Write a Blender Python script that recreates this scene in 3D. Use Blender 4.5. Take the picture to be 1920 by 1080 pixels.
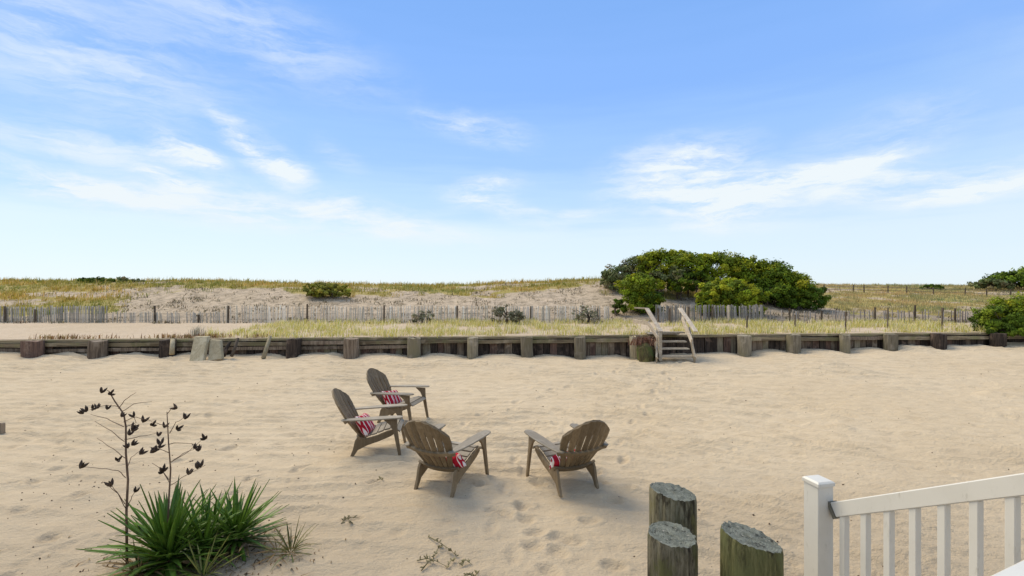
import bpy, bmesh, math, random
import numpy as np
from mathutils import Vector, Matrix
R = math.radians
random.seed(7); rng = np.random.default_rng(7)
sc = bpy.context.scene
for o in list(bpy.data.objects): bpy.data.objects.remove(o)
COL = sc.collection
# ------------------------------------------------------------------ camera
EYE, F = 2.4, 880.0
cam_d = bpy.data.cameras.new('camera'); cam = bpy.data.objects.new('camera', cam_d); COL.objects.link(cam)
cam.location = (0, 0, EYE); cam.rotation_euler = (R(90), 0, 0)
cam_d.sensor_width = 36; cam_d.lens = F / 1920 * 36; cam_d.clip_start = .05; cam_d.clip_end = 6000
sc.camera = cam
# ------------------------------------------------------------------ light, exposure
SUN_EL, SUN_AZ = R(50), R(-50)          # azimuth from +Y towards +X
SKY_STRENGTH, SUN_STRENGTH, EXPOSURE = 0.1, 2.45, 0.62
sv = Vector((math.sin(SUN_AZ) * math.cos(SUN_EL), math.cos(SUN_AZ) * math.cos(SUN_EL), math.sin(SUN_EL)))
sun_d = bpy.data.lights.new('sun', 'SUN'); sun = bpy.data.objects.new('sun', sun_d); COL.objects.link(sun)
sun_d.energy = SUN_STRENGTH; sun_d.angle = R(42); sun_d.color = (1.0, .87, .64)
sun.rotation_euler = sv.to_track_quat('Z', 'Y').to_euler(); sun.location = (0, 0, 30)
sc.view_settings.view_transform = 'Standard'; sc.view_settings.look = 'None'
sc.view_settings.gamma = 1; sc.view_settings.use_curve_mapping = False; sc.view_settings.exposure = EXPOSURE

def node(nt, t, loc=None, **kw):
    n = nt.nodes.new(t)
    for k, v in kw.items():
        if k in ('operation', 'blend_type', 'data_type', 'interpolation_type', 'vector_type', 'noise_dimensions', 'wave_type', 'bands_direction', 'feature', 'use_clamp', 'clamp'):
            setattr(n, k, v)
        else:
            n.inputs[k].default_value = v
    return n
def math_n(nt, op, a, b=None, clamp=False):
    n = nt.nodes.new('ShaderNodeMath'); n.operation = op; n.use_clamp = clamp
    for i, v in enumerate((a, b)):
        if v is None: continue
        if isinstance(v, (int, float)): n.inputs[i].default_value = v
        else: nt.links.new(v, n.inputs[i])
    return n.outputs[0]
def mapr(nt, v, a, b, c=0., d=1., smooth=True):
    n = nt.nodes.new('ShaderNodeMapRange'); n.interpolation_type = 'SMOOTHSTEP' if smooth else 'LINEAR'
    nt.links.new(v, n.inputs[0])
    for i, q in enumerate((a, b, c, d)): n.inputs[i + 1].default_value = q
    return n.outputs[0]
def mixc(nt, f, a, b, bt='MIX'):
    n = nt.nodes.new('ShaderNodeMix'); n.data_type = 'RGBA'; n.blend_type = bt
    for i, v in ((0, f), (6, a), (7, b)):
        if isinstance(v, (int, float)): n.inputs[i].default_value = v
        elif isinstance(v, tuple): n.inputs[i].default_value = (*v[:3], 1)
        else: nt.links.new(v, n.inputs[i])
    return n.outputs[2]

def build_world():
    w = bpy.data.worlds.new('World'); sc.world = w; w.use_nodes = True
    nt = w.node_tree; nt.nodes.clear(); L = nt.links.new
    out = nt.nodes.new('ShaderNodeOutputWorld'); bg = nt.nodes.new('ShaderNodeBackground'); L(bg.outputs[0], out.inputs[0])
    bg.inputs[1].default_value = SKY_STRENGTH
    sky = nt.nodes.new('ShaderNodeTexSky'); sky.sky_type = 'NISHITA'; sky.sun_disc = False
    sky.sun_elevation = SUN_EL; sky.sun_rotation = SUN_AZ; sky.air_density = 1.0; sky.dust_density = .15; sky.ozone_density = 1.8
    tc = nt.nodes.new('ShaderNodeTexCoord')
    sep = nt.nodes.new('ShaderNodeSeparateXYZ'); L(tc.outputs['Generated'], sep.inputs[0])
    x, y, z = sep.outputs
    az = math_n(nt, 'ARCTAN2', x, y)
    hl = math_n(nt, 'SQRT', math_n(nt, 'ADD', math_n(nt, 'MULTIPLY', x, x), math_n(nt, 'MULTIPLY', y, y)))
    v = math_n(nt, 'ARCTAN2', z, hl)                       # elevation in radians
    cmb = nt.nodes.new('ShaderNodeCombineXYZ'); L(az, cmb.inputs[0]); L(v, cmb.inputs[1])
    # warp
    def noise(vec, scale, detail, rough, mapping):
        m = nt.nodes.new('ShaderNodeMapping'); L(vec, m.inputs[0])
        m.inputs['Location'].default_value = mapping[0]; m.inputs['Rotation'].default_value = mapping[1]; m.inputs['Scale'].default_value = mapping[2]
        n = nt.nodes.new('ShaderNodeTexNoise'); L(m.outputs[0], n.inputs['Vector'])
        n.inputs['Scale'].default_value = scale; n.inputs['Detail'].default_value = detail; n.inputs['Roughness'].default_value = rough
        return n
    wn = noise(cmb.outputs[0], 5, 5, .6, ((3, 1, 0), (0, 0, 0), (1, 2.2, 1)))
    sub = nt.nodes.new('ShaderNodeVectorMath'); sub.operation = 'SUBTRACT'; L(wn.outputs['Color'], sub.inputs[0]); sub.inputs[1].default_value = (.5, .5, .5)
    mul = nt.nodes.new('ShaderNodeVectorMath'); mul.operation = 'MULTIPLY'; L(sub.outputs[0], mul.inputs[0]); mul.inputs[1].default_value = (.13, .065, 0)
    add = nt.nodes.new('ShaderNodeVectorMath'); add.operation = 'ADD'; L(cmb.outputs[0], add.inputs[0]); L(mul.outputs[0], add.inputs[1])
    wv = add.outputs[0]
    # wisps: (px, py, half width, half height, tilt down to the right in degrees, strength)
    blobs = [(130, 350, 170, 28, 8, 1.0), (310, 378, 260, 30, 5, .8), (330, 335, 75, 15, 12, .8), (345, 285, 70, 24, 10, 1.0),
             (170, 275, 300, 40, 2, .5), (435, 245, 60, 18, 40, .5), (515, 300, 85, 30, 24, 1.1), (610, 400, 260, 34, 7, .8),
             (885, 238, 110, 28, 10, .5), (905, 362, 80, 28, -12, .85), (965, 400, 90, 20, 12, .6), (1275, 330, 150, 66, -6, 1.0),
             (1370, 385, 100, 46, -10, 1.1), (1440, 350, 210, 22, -8, .85), (1570, 320, 110, 24, -4, .6), (1700, 352, 300, 36, 0, .8),
             (1840, 350, 190, 17, -9, .95), (1650, 272, 190, 62, -10, .32), (120, 80, 420, 120, 14, .42), (470, 50, 300, 70, 14, .34),
             (1080, 400, 70, 12, 0, .5), (640, 290, 60, 22, 30, .25), (1420, 415, 110, 30, 0, .35), (720, 440, 300, 24, 2, .35)]
    acc = None
    for (px, py, hw, hh, tilt, s) in blobs:
        a0 = math.atan((px - 960) / F); c = math.cos(a0); e0 = math.atan((540 - py) / F * c)
        m = nt.nodes.new('ShaderNodeMapping'); m.vector_type = 'TEXTURE'; L(wv, m.inputs[0])
        m.inputs['Location'].default_value = (a0, e0, 0); m.inputs['Rotation'].default_value = (0, 0, -R(tilt))
        m.inputs['Scale'].default_value = (hw / F * c * c, hh / F * c, 1)
        ln = nt.nodes.new('ShaderNodeVectorMath'); ln.operation = 'LENGTH'; L(m.outputs[0], ln.inputs[0])
        f = mapr(nt, ln.outputs['Value'], 0., 1.5, s, 0.)
        acc = f if acc is None else math_n(nt, 'ADD', acc, f)
    st = noise(wv, 8, 10, .68, ((0, 4, 0), (0, 0, R(-8)), (.6, 3.0, 1)))
    st2 = noise(wv, 26, 6, .6, ((7, 2, 0), (0, 0, R(14)), (.5, 2.0, 1)))
    d = math_n(nt, 'ADD', math_n(nt, 'MULTIPLY', st.outputs[0], .75), math_n(nt, 'MULTIPLY', st2.outputs[0], .25))
    det = mapr(nt, d, .36, .66, .05, 1.7)
    wisps = math_n(nt, 'MULTIPLY', acc, det, True)
    # unseen cirrus outside the picture, made denser to whiten the ambient light
    gen = noise(tc.outputs['Generated'], 2.2, 8, .6, ((0, 0, 0), (0, 0, .4), (1, 2, 3)))
    ahead = mapr(nt, y, .35, .75, 1., 0.)
    genf = math_n(nt, 'MULTIPLY', mapr(nt, gen.outputs[0], .36, .68, .1, .9), ahead)
    wisps = math_n(nt, 'MAXIMUM', wisps, genf)
    # pale layer low over the horizon
    lown = noise(cmb.outputs[0], 7, 6, .55, ((1, 9, 0), (0, 0, 0), (.6, 7, 1)))
    lowv = math_n(nt, 'ADD', v, math_n(nt, 'MULTIPLY', math_n(nt, 'SUBTRACT', lown.outputs[0], .5), .07))
    rmp = nt.nodes.new('ShaderNodeValToRGB'); L(math_n(nt, 'DIVIDE', lowv, 1.6), rmp.inputs[0]); rmp.color_ramp.interpolation = 'EASE'
    stops = [(0., (4.9, 5.65, 6.2)), (.10, (4.75, 5.6, 6.35)), (.18, (3.4, 4.75, 6.35)), (.28, (2.35, 3.85, 6.45)), (.41, (1.72, 3.2, 6.4)), (.55, (1.5, 2.95, 6.05)), (1.57, (1.0, 2.2, 5.2))]
    els = rmp.color_ramp.elements
    for i, (p_, c_) in enumerate(stops):
        e_ = els[i] if i < 2 else els.new(p_ / 1.6)
        e_.position = p_ / 1.6; e_.color = (c_[0] / 7, c_[1] / 7, c_[2] / 7, 1)
    els = sorted(els, key=lambda e: e.position)
    gsc = nt.nodes.new('ShaderNodeVectorMath'); gsc.operation = 'SCALE'; L(rmp.outputs[0], gsc.inputs[0]); gsc.inputs['Scale'].default_value = 7.
    hs = nt.nodes.new('ShaderNodeHueSaturation'); L(sky.outputs[0], hs.inputs['Color']); hs.inputs['Saturation'].default_value = SKY_SAT; hs.inputs['Value'].default_value = SKY_VAL
    base = mixc(nt, 1., hs.outputs[0], SKY_TINT, 'MULTIPLY')
    base = mixc(nt, .92, base, gsc.outputs[0])
    col = mixc(nt, wisps, base, SKY_CLOUD)
    L(col, bg.inputs[0])
    w.cycles.sampling_method = 'MANUAL'; w.cycles.sample_map_resolution = 512
SKY_SAT, SKY_VAL, SKY_TINT = 1.10, 1.42, (.97, 1.03, 1.12)
SKY_LOW, SKY_CLOUD = (5.0, 5.9, 6.5), (5.6, 6.1, 6.4)
build_world()
sc.cycles.use_denoising = True
sc.cycles.max_bounces = 6; sc.cycles.diffuse_bounces = 3

# ------------------------------------------------------------------ helpers
def smooth(t): t = np.clip(t, 0, 1); return t * t * (3 - 2 * t)
TAB = rng.random((256, 256))
def vnoise(x, y, seed=0):
    x = np.asarray(x, float) + seed * 17.31; y = np.asarray(y, float) + seed * 9.77
    xi = np.floor(x).astype(int); yi = np.floor(y).astype(int); fx = x - xi; fy = y - yi
    fx = fx * fx * (3 - 2 * fx); fy = fy * fy * (3 - 2 * fy)
    a = TAB[xi & 255, yi & 255]; b = TAB[(xi + 1) & 255, yi & 255]; c = TAB[xi & 255, (yi + 1) & 255]; d = TAB[(xi + 1) & 255, (yi + 1) & 255]
    return (a * (1 - fx) + b * fx) * (1 - fy) + (c * (1 - fx) + d * fx) * fy
def fbm(x, y, oct=4, seed=0, gain=.5):
    s = 0; a = 1; t = 0
    for i in range(oct):
        s = s + a * (vnoise(x * 2 ** i, y * 2 ** i, seed + i * 3) - .5); t += a; a *= gain
    return s / t * 2
def world_x(px, Y): return (px - 960) / F * Y
def world_z(py, Y): return EYE - (py - 540) / F * Y

def link(o, parent=None):
    COL.objects.link(o)
    if parent is not None: o.parent = parent
    return o
def tag(o, label=None, cat=None, group=None, kind=None):
    if label: o['label'] = label
    if cat: o['category'] = cat
    if group: o['group'] = group
    if kind: o['kind'] = kind
    return o
def empty(name, loc, label, cat, group=None, rz=0.):
    o = bpy.data.objects.new(name, None); o.location = loc; o.rotation_euler = (0, 0, rz); o.empty_display_size = .2
    link(o); return tag(o, label, cat, group)
class MB:
    """collects verts and faces, builds one mesh object"""
    def __init__(s): s.v = []; s.f = []; s.m = []
    def add(s, vs, fs, mi=0):
        b = len(s.v); s.v += [tuple(p) for p in vs]; s.f += [tuple(b + i for i in f) for f in fs]; s.m += [mi] * len(fs); return s
    def hexa(s, p, mi=0):
        return s.add(p, [(0, 3, 2, 1), (4, 5, 6, 7), (0, 1, 5, 4), (1, 2, 6, 5), (2, 3, 7, 6), (3, 0, 4, 7)], mi)
    def box(s, x0, x1, y0, y1, z0, z1, j=0.):
        q = [(x, y, z) for z in (z0, z1) for (x, y) in ((x0, y0), (x1, y0), (x1, y1), (x0, y1))]
        if j: q = [tuple(c + random.uniform(-j, j) for c in p) for p in q]
        return s.hexa(q)
    def beam(s, a, b, w, t, up=(0, 0, 1), w2=None, t2=None, j=0., seg=1):
        a = Vector(a); b = Vector(b); d = (b - a).normalized(); side = d.cross(Vector(up)).normalized(); u = side.cross(d).normalized()
        w2 = w2 or w; t2 = t2 or t; n = seg + 1; vs = []
        for i in range(n):
            k = i / seg; c = a.lerp(b, k); ww = w + (w2 - w) * k; tt = t + (t2 - t) * k
            for sx, su in ((-1, -1), (1, -1), (1, 1), (-1, 1)):
                vs.append(c + side * sx * ww / 2 + u * su * tt / 2 + Vector((random.uniform(-j, j), random.uniform(-j, j), random.uniform(-j, j))))
        fs = [(3, 2, 1, 0), tuple(4 * seg + q for q in (0, 1, 2, 3))]
        for i in range(seg):
            for q in range(4): fs.append((4 * i + q, 4 * i + (q + 1) % 4, 4 * i + 4 + (q + 1) % 4, 4 * i + 4 + q))
        return s.add(vs, fs)
    def prism(s, pts, off):
        """pts: closed outline in 3-D, off: offset vector"""
        n = len(pts); off = Vector(off); vs = [Vector(p) for p in pts] + [Vector(p) + off for p in pts]
        fs = [tuple(range(n))[::-1], tuple(range(n, 2 * n))] + [(i, (i + 1) % n, n + (i + 1) % n, n + i) for i in range(n)]
        return s.add(vs, fs)
    def tube(s, pts, rs, seg=6):
        n = len(pts); pts = [Vector(p) for p in pts]; vs = []
        for i, p in enumerate(pts):
            d = (pts[min(i + 1, n - 1)] - pts[max(i - 1, 0)]).normalized()
            a = d.orthogonal().normalized() if i == 0 else (a - d * a.dot(d)).normalized()
            b = d.cross(a); r = rs[i] if hasattr(rs, '__len__') else rs
            for k in range(seg):
                t = 2 * math.pi * k / seg; vs.append(p + (a * math.cos(t) + b * math.sin(t)) * r)
        fs = [tuple(range(seg))[::-1], tuple(range((n - 1) * seg, n * seg))]
        for i in range(n - 1):
            for k in range(seg): fs.append((i * seg + k, i * seg + (k + 1) % seg, (i + 1) * seg + (k + 1) % seg, (i + 1) * seg + k))
        return s.add(vs, fs)
    def build(s, name, mats, parent=None, world=False, sm=False, bevel=0., loc=None):
        me = bpy.data.meshes.new(name); o0 = Vector(parent.location) if (world and parent is not None) else Vector((0, 0, 0))
        if loc is not None: o0 = Vector(loc)
        me.from_pydata([tuple(Vector(p) - o0) for p in s.v], [], s.f)
        mats = mats if isinstance(mats, (list, tuple)) else [mats]
        for m in mats: me.materials.append(m)
        for p, mi in zip(me.polygons, s.m): p.material_index = mi
        bm = bmesh.new(); bm.from_mesh(me); bmesh.ops.recalc_face_normals(bm, faces=bm.faces)
        if bevel: bmesh.ops.bevel(bm, geom=bm.edges[:], offset=bevel, segments=1, affect='EDGES', clamp_overlap=True)
        bm.to_mesh(me); bm.free()
        if sm: me.polygons.foreach_set('use_smooth', [True] * len(me.polygons))
        o = bpy.data.objects.new(name, me)
        if loc is not None: o.location = loc
        link(o, parent); return o
def np_mesh(name, verts, faces, mat, col=None, parent=None, sm=False, loc=(0, 0, 0)):
    """verts (N,3), faces (M,k)"""
    verts = np.asarray(verts, np.float32) - np.array(loc, np.float32)
    M, k = faces.shape
    me = bpy.data.meshes.new(name); me.vertices.add(len(verts)); me.vertices.foreach_set('co', verts.ravel())
    me.loops.add(M * k); me.loops.foreach_set('vertex_index', faces.astype(np.int32).ravel())
    me.polygons.add(M); me.polygons.foreach_set('loop_start', np.arange(0, M * k, k, dtype=np.int32))
    if sm: me.polygons.foreach_set('use_smooth', np.ones(M, bool))
    me.update(calc_edges=True)
    if col is not None:
        a = me.color_attributes.new('tone', 'FLOAT_COLOR', 'POINT')
        c = np.ones((len(verts), 4), np.float32); c[:, :col.shape[1]] = col; a.data.foreach_set('color', c.ravel())
    me.materials.append(mat)
    o = bpy.data.objects.new(name, me)
    if parent is None: o.location = loc
    link(o, parent); return o
def copy_tree(o, parent=None):
    c = o.copy(); COL.objects.link(c)
    if parent is not None: c.parent = parent
    for ch in list(o.children): copy_tree(ch, c)
    return c

# ------------------------------------------------------------------ materials
def base_mat(name, rough=.8, spec=.25):
    m = bpy.data.materials.new(name); m.use_nodes = True; nt = m.node_tree
    b = nt.nodes['Principled BSDF']; b.inputs['Roughness'].default_value = rough; b.inputs['Specular IOR Level'].default_value = spec
    return m, nt, b
def noise_n(nt, vec, scale, detail=5, rough=.6, stretch=(1, 1, 1), loc=(0, 0, 0)):
    mp = nt.nodes.new('ShaderNodeMapping'); nt.links.new(vec, mp.inputs[0]); mp.inputs['Scale'].default_value = stretch; mp.inputs['Location'].default_value = loc
    n = nt.nodes.new('ShaderNodeTexNoise'); nt.links.new(mp.outputs[0], n.inputs['Vector'])
    n.inputs['Scale'].default_value = scale; n.inputs['Detail'].default_value = detail; n.inputs['Roughness'].default_value = rough
    return n.outputs[0]
def bump(nt, b, h, strength, dist):
    n = nt.nodes.new('ShaderNodeBump'); n.inputs['Strength'].default_value = strength; n.inputs['Distance'].default_value = dist
    nt.links.new(h, n.inputs['Height']); nt.links.new(n.outputs[0], b.inputs['Normal'])
def wood_mat(name, c1, c2, c3, axis='Z', scale=6, rough=.85, bs=.5, moss=None, spec=.2, patch=(.52, .7)):
    m, nt, b = base_mat(name, rough, spec); L = nt.links.new
    tc = nt.nodes.new('ShaderNodeTexCoord'); oi = nt.nodes.new('ShaderNodeObjectInfo')
    ad = nt.nodes.new('ShaderNodeVectorMath'); ad.operation = 'ADD'; L(tc.outputs['Object'], ad.inputs[0])
    sc_ = nt.nodes.new('ShaderNodeVectorMath'); sc_.operation = 'SCALE'; L(oi.outputs['Random'], sc_.inputs['Scale']); sc_.inputs[0].default_value = (13, 7, 5); L(sc_.outputs[0], ad.inputs[1])
    v = ad.outputs[0]
    st = {'X': (.08, 1, 1), 'Y': (1, .08, 1), 'Z': (1, 1, .08)}[axis]
    g = noise_n(nt, v, scale * 8, 6, .65, st); p = noise_n(nt, v, scale, 4, .6)
    col = mixc(nt, mapr(nt, g, .35, .65), c1, c2)
    col = mixc(nt, mapr(nt, p, *patch), col, c3)
    if moss: col = mixc(nt, mapr(nt, noise_n(nt, v, scale * .7, 5, .7, (1, 1, .4), (4, 4, 4)), .47, .62), col, moss)
    rv = mapr(nt, oi.outputs['Random'], 0, 1, .72, 1.2, False)
    vv = nt.nodes.new('ShaderNodeVectorMath'); vv.operation = 'SCALE'; L(col, vv.inputs[0]); L(rv, vv.inputs['Scale'])
    L(vv.outputs[0], b.inputs['Base Color']); bump(nt, b, g, bs, .01)
    return m
def tone_mat(name, rough=.7, trans=.3, spec=.25, noise=None):
    m, nt, b = base_mat(name, rough, spec); L = nt.links.new
    at = nt.nodes.new('ShaderNodeVertexColor'); at.layer_name = 'tone'
    L(at.outputs[0], b.inputs['Base Color'])
    if trans:
        tr = nt.nodes.new('ShaderNodeBsdfTranslucent'); L(at.outputs[0], tr.inputs[0]); mx = nt.nodes.new('ShaderNodeMixShader'); mx.inputs[0].default_value = trans
        L(b.outputs[0], mx.inputs[1]); L(tr.outputs[0], mx.inputs[2]); L(mx.outputs[0], nt.nodes['Material Output'].inputs[0])
    return m
def sand_mat(name, c1, c2, dark, tone=False):
    m, nt, b = base_mat(name, .95, .1); L = nt.links.new
    tc = nt.nodes.new('ShaderNodeTexCoord'); v = tc.outputs['Object']
    big = noise_n(nt, v, .35, 4, .55); mid = noise_n(nt, v, 3.5, 5, .6, (1, 1.8, 1)); fine = noise_n(nt, v, 160, 3, .7); grit = noise_n(nt, v, 38, 4, .6)
    col = mixc(nt, mapr(nt, big, .3, .7), c1, c2)
    col = mixc(nt, mapr(nt, mid, .35, .75, 0, .35), col, dark)
    col = mixc(nt, mapr(nt, fine, .3, .7, 0, .25), col, dark)
    col = mixc(nt, mapr(nt, grit, .66, .74, 0, .45), col, dark)
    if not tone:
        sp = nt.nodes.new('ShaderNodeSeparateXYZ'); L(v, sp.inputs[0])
        near_shade = mapr(nt, math_n(nt, 'ADD', sp.outputs[1], math_n(nt, 'MULTIPLY', big, 5.)), 5.6, 10.5, .62, 0.)  # house shade over the near sand, painted into its colour
        col = mixc(nt, near_shade, col, (.37, .295, .205))
    if tone:
        at = nt.nodes.new('ShaderNodeVertexColor'); at.layer_name = 'tone'; sp = nt.nodes.new('ShaderNodeSeparateColor'); L(at.outputs[0], sp.inputs[0])
        gcol = mixc(nt, mapr(nt, noise_n(nt, v, 1.1, 6, .7), .35, .65), (.30, .25, .065), (.42, .33, .14))
        n2 = noise_n(nt, v, 2.6, 6, .75)
        f = mapr(nt, math_n(nt, 'ADD', sp.outputs[0], math_n(nt, 'MULTIPLY', math_n(nt, 'SUBTRACT', n2, .5), 1.3)), .3, .7)
        deb = mapr(nt, noise_n(nt, v, 2.4, 9, .85, (1, 1, 2)), .44, .62, 0, .8)
        col = mixc(nt, math_n(nt, 'MULTIPLY', deb, sp.outputs[1]), col, (.17, .135, .09))
        col = mixc(nt, math_n(nt, 'MULTIPLY', sp.outputs[2], mapr(nt, noise_n(nt, v, 3.2, 6, .75), .25, .6)), col, (.23, .185, .135))
        col = mixc(nt, f, col, gcol)
    L(col, b.inputs['Base Color'])
    hh = math_n(nt, 'ADD', math_n(nt, 'MULTIPLY', grit, .6), math_n(nt, 'MULTIPLY', noise_n(nt, v, 12, 6, .65, (1, 1.8, 1)), 1.8)); bump(nt, b, hh, .7, .03)
    return m
M = {}
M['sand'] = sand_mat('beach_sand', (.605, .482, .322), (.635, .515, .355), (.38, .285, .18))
M['dune'] = sand_mat('dune_sand', (.60, .48, .35), (.54, .43, .30), (.34, .25, .16), True)
M['grass'] = tone_mat('grass_blades', .7, .35)
M['leaf'] = tone_mat('shrub_leaves', .65, .22, .1)
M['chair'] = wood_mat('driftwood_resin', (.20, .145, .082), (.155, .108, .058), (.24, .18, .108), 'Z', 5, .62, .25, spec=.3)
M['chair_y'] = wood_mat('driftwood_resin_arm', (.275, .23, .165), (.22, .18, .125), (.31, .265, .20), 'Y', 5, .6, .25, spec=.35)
M['old'] = wood_mat('weathered_timber', (.24, .185, .13), (.10, .072, .05), (.32, .26, .195), 'Z', 3.0, .9, .9)
M['oldgreen'] = wood_mat('weathered_timber_algae', (.28, .24, .17), (.15, .125, .085), (.34, .29, .22), 'Z', 3.0, .9, .9, (.21, .18, .11))
M['dark'] = wood_mat('dark_and_shaded_timber', (.075, .055, .042), (.025, .019, .015), (.14, .10, .075), 'Z', 3.5, .9, .9)  # dark timber; also paints the shade behind the stairs
M['red'] = wood_mat('reddish_timber', (.17, .105, .075), (.08, .05, .04), (.22, .16, .12), 'Z', 3.5, .9, .9)
M['beamwood'] = wood_mat('cap_timber', (.30, .24, .15), (.14, .105, .065), (.38, .31, .21), 'X', 2.0, .9, .9, (.20, .18, .09))
M['stair'] = wood_mat('grey_stair_wood', (.40, .345, .265), (.27, .225, .165), (.46, .41, .33), 'Y', 5, .85, .5)
M['rail'] = wood_mat('pale_rail_wood', (.60, .50, .385), (.42, .345, .26), (.66, .58, .46), 'Y', 5, .8, .5)
M['slab'] = wood_mat('pale_slab', (.40, .335, .215), (.30, .245, .15), (.45, .385, .26), 'Z', 3, .9, .5)
M['fencepost'] = wood_mat('fence_post_wood', (.15, .115, .08), (.09, .068, .05), (.2, .165, .12), 'Z', 5, .9, .5)
M['white'] = None

# ------------------------------------------------------------------ terrain
def yb(x): return 15.6 + .075 * np.asarray(x, float)
PILES = [(-72, 38, 'dark'), (60, 36, 'red'), (180, 33, 'old'), (310, 28, 'dark'), (547, 27, 'dark'), (656, 30, 'old'), (773, 28, 'oldgreen'), (883, 23, 'oldgreen'),
         (986, 26, 'oldgreen'), (1086, 24, 'oldgreen'), (1186, 15, 'slab'), (1393, 27, 'oldgreen'), (1485, 27, 'oldgreen'), (1582, 20, 'oldgreen'), (1667, 26, 'oldgreen'),
         (1757, 28, 'dark'), (1868, 26, 'dark'), (1975, 26, 'old')]
def pile_x(px, off=-.3):
    k = (px - 960) / F; return k * (15.6 + off) / (1 - .075 * k)
def sand_z(x, y, detail=False):
    x = np.asarray(x, float); y = np.asarray(y, float)
    zb = np.interp(x, [-60, -16, -9, -4, 0, 5, 8, 13, 18, 60], [.46, .44, .33, .24, .2, .13, .2, .34, .40, .5])
    t = np.clip((y - 8.5) / (yb(x) - 8.5), 0, 1); z = zb * t ** 1.5
    z = z + .05 * fbm(x * .35, y * .35, 2, 5) * smooth((18 - y) / 2)
    near = np.exp(-((y - yb(x) + .2) / .9) ** 2)
    for px, w, _ in PILES:
        xx = pile_x(px); z = z - .10 * np.exp(-(((x - xx) / .38) ** 2)) * near
    z = z + .05 * near * fbm(x * .9, y * .4, 2, 21)
    if detail:
        fade = smooth((40 - np.hypot(x, y)) / 20)
        wx = fbm(x * .55, y * .55, 3, 31) * .55; wy = fbm(x * .6 + 7, y * .6, 3, 41) * .5
        amp = smooth((fbm(x * .45, y * .45, 3, 51) + .45) / .8)
        ph = (y + wy * .45 + .34 * x * smooth(x / 4) * smooth((14 - y) / 8) + .08 * x) / .29 + .6 * wx
        rip = 1 - np.abs(np.sin(math.pi * ph)) ** .8
        brk = .45 + .55 * smooth((fbm(x * 1.8, y * 3.2, 2, 71) + .3) / .6)
        calm = smooth((y - 4.2) / 2.5) * .6 + .4 + .8 * smooth((x - .8) / 1.2)
        calm = np.clip(calm, 0, 1)
        z = z + fade * (.085 * rip * (.35 + .65 * amp) * brk * calm + .034 * fbm(x * 1.3, y * 1.9, 4, 61) + .007 * fbm(x * 5, y * 9, 3, 81))
    return z
def axis(segs):
    out = []
    for a, b, s0, s1 in segs:
        p = a
        while p < b:
            out.append(p); t = (p - a) / (b - a); p += s0 + (s1 - s0) * t
    out.append(segs[-1][1]); return np.array(out)
def grid_mesh(name, X, Y, Z, mat, col=None):
    ny, nx = X.shape; idx = np.arange(ny * nx).reshape(ny, nx)
    f = np.stack([idx[:-1, :-1], idx[:-1, 1:], idx[1:, 1:], idx[1:, :-1]], -1).reshape(-1, 4)
    return np_mesh(name, np.stack([X, Y, Z], -1).reshape(-1, 3), f, mat, None if col is None else col.reshape(ny * nx, -1), None, True)
xh = axis([(0, 5, .028, .032), (5, 12, .035, .06), (12, 24, .08, .16), (24, 60, .5, 3), (60, 2500, 10, 200)])
xs = np.concatenate([-xh[:0:-1], xh])
ys = axis([(-2500, -60, 200, 20), (-60, -5, 8, .5), (-5, 2.4, .4, .06), (2.4, 6, .024, .026), (6, 10, .028, .036), (10, 17.2, .038, .05), (17.2, 60, .6, 4), (60, 2500, 10, 200)])
X, Y = np.meshgrid(xs, ys); Z = sand_z(X, Y, True)
def dent(cx, cy, lx, ly, depth, ang, rim=.35):
    global Z
    r = max(lx, ly) * 2.3
    i0, i1 = np.searchsorted(xs, (cx - r, cx + r)); j0, j1 = np.searchsorted(ys, (cy - r, cy + r))
    if i1 <= i0 or j1 <= j0: return
    dx = X[j0:j1, i0:i1] - cx; dy = Y[j0:j1, i0:i1] - cy; c, s = math.cos(ang), math.sin(ang)
    q = ((dx * c + dy * s) / lx) ** 2 + ((-dx * s + dy * c) / ly) ** 2
    Z[j0:j1, i0:i1] += -depth * np.exp(-q * q) + rim * depth * np.exp(-((np.sqrt(q) - 1.45) / .35) ** 2)
def at_px(px, py): Y_ = EYE * F / (py - 540); return (px - 960) / F * Y_, Y_
for px, py in [(925, 955), (948, 962), (980, 945), (985, 970), (1005, 995), (1000, 1020), (1045, 1030), (1050, 1005), (1130, 905), (1180, 912), (1150, 935), (1030, 1062), (1075, 1012),
               (905, 912), (890, 910), (1010, 905), (660, 975), (700, 905), (1105, 975), (1150, 1055), (330, 940), (60, 905), (110, 880), (40, 960), (90, 1010), (150, 930)]:
    x0, y0 = at_px(px, py); dent(x0, y0, .10, .065, .038, random.uniform(-.8, .8))
def trail(p, q, n, jit=.06):
    for i in range(n):
        t = i / (n - 1); x0 = p[0] + (q[0] - p[0]) * t; y0 = p[1] + (q[1] - p[1]) * t; a = math.atan2(q[1] - p[1], q[0] - p[0]); sd = (-1) ** i * .1
        dent(x0 - math.sin(a) * sd + random.uniform(-jit, jit), y0 + math.cos(a) * sd, .14, .06, random.uniform(.018, .036), a)
trail((-.2, 3.0), (.1, 6.5), 9); trail((1.2, 6.0), (5.0, 14.4), 16); trail((-4.5, 3.5), (-2.9, 6.3), 8); trail((-1.2, 8), (3.8, 14.2), 15); trail((-7, 5), (-3.2, 7.6), 9)
for k in range(150):
    dent(random.uniform(-7.5, 6), random.uniform(2.6, 8.5), random.uniform(.05, .1), random.uniform(.04, .07), random.uniform(.006, .016), random.uniform(0, 3))
for k in range(150):
    yy = random.uniform(8, 14.5); dent(random.uniform(-1.1, 1.1) * yy, yy, random.uniform(.08, .16), random.uniform(.05, .09), random.uniform(.008, .02), random.uniform(0, 3))
tag(grid_mesh('sand_beach', X, Y, Z, M['sand']), 'smooth rippled pale beige beach sand with footprints', None, None, 'structure')

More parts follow.
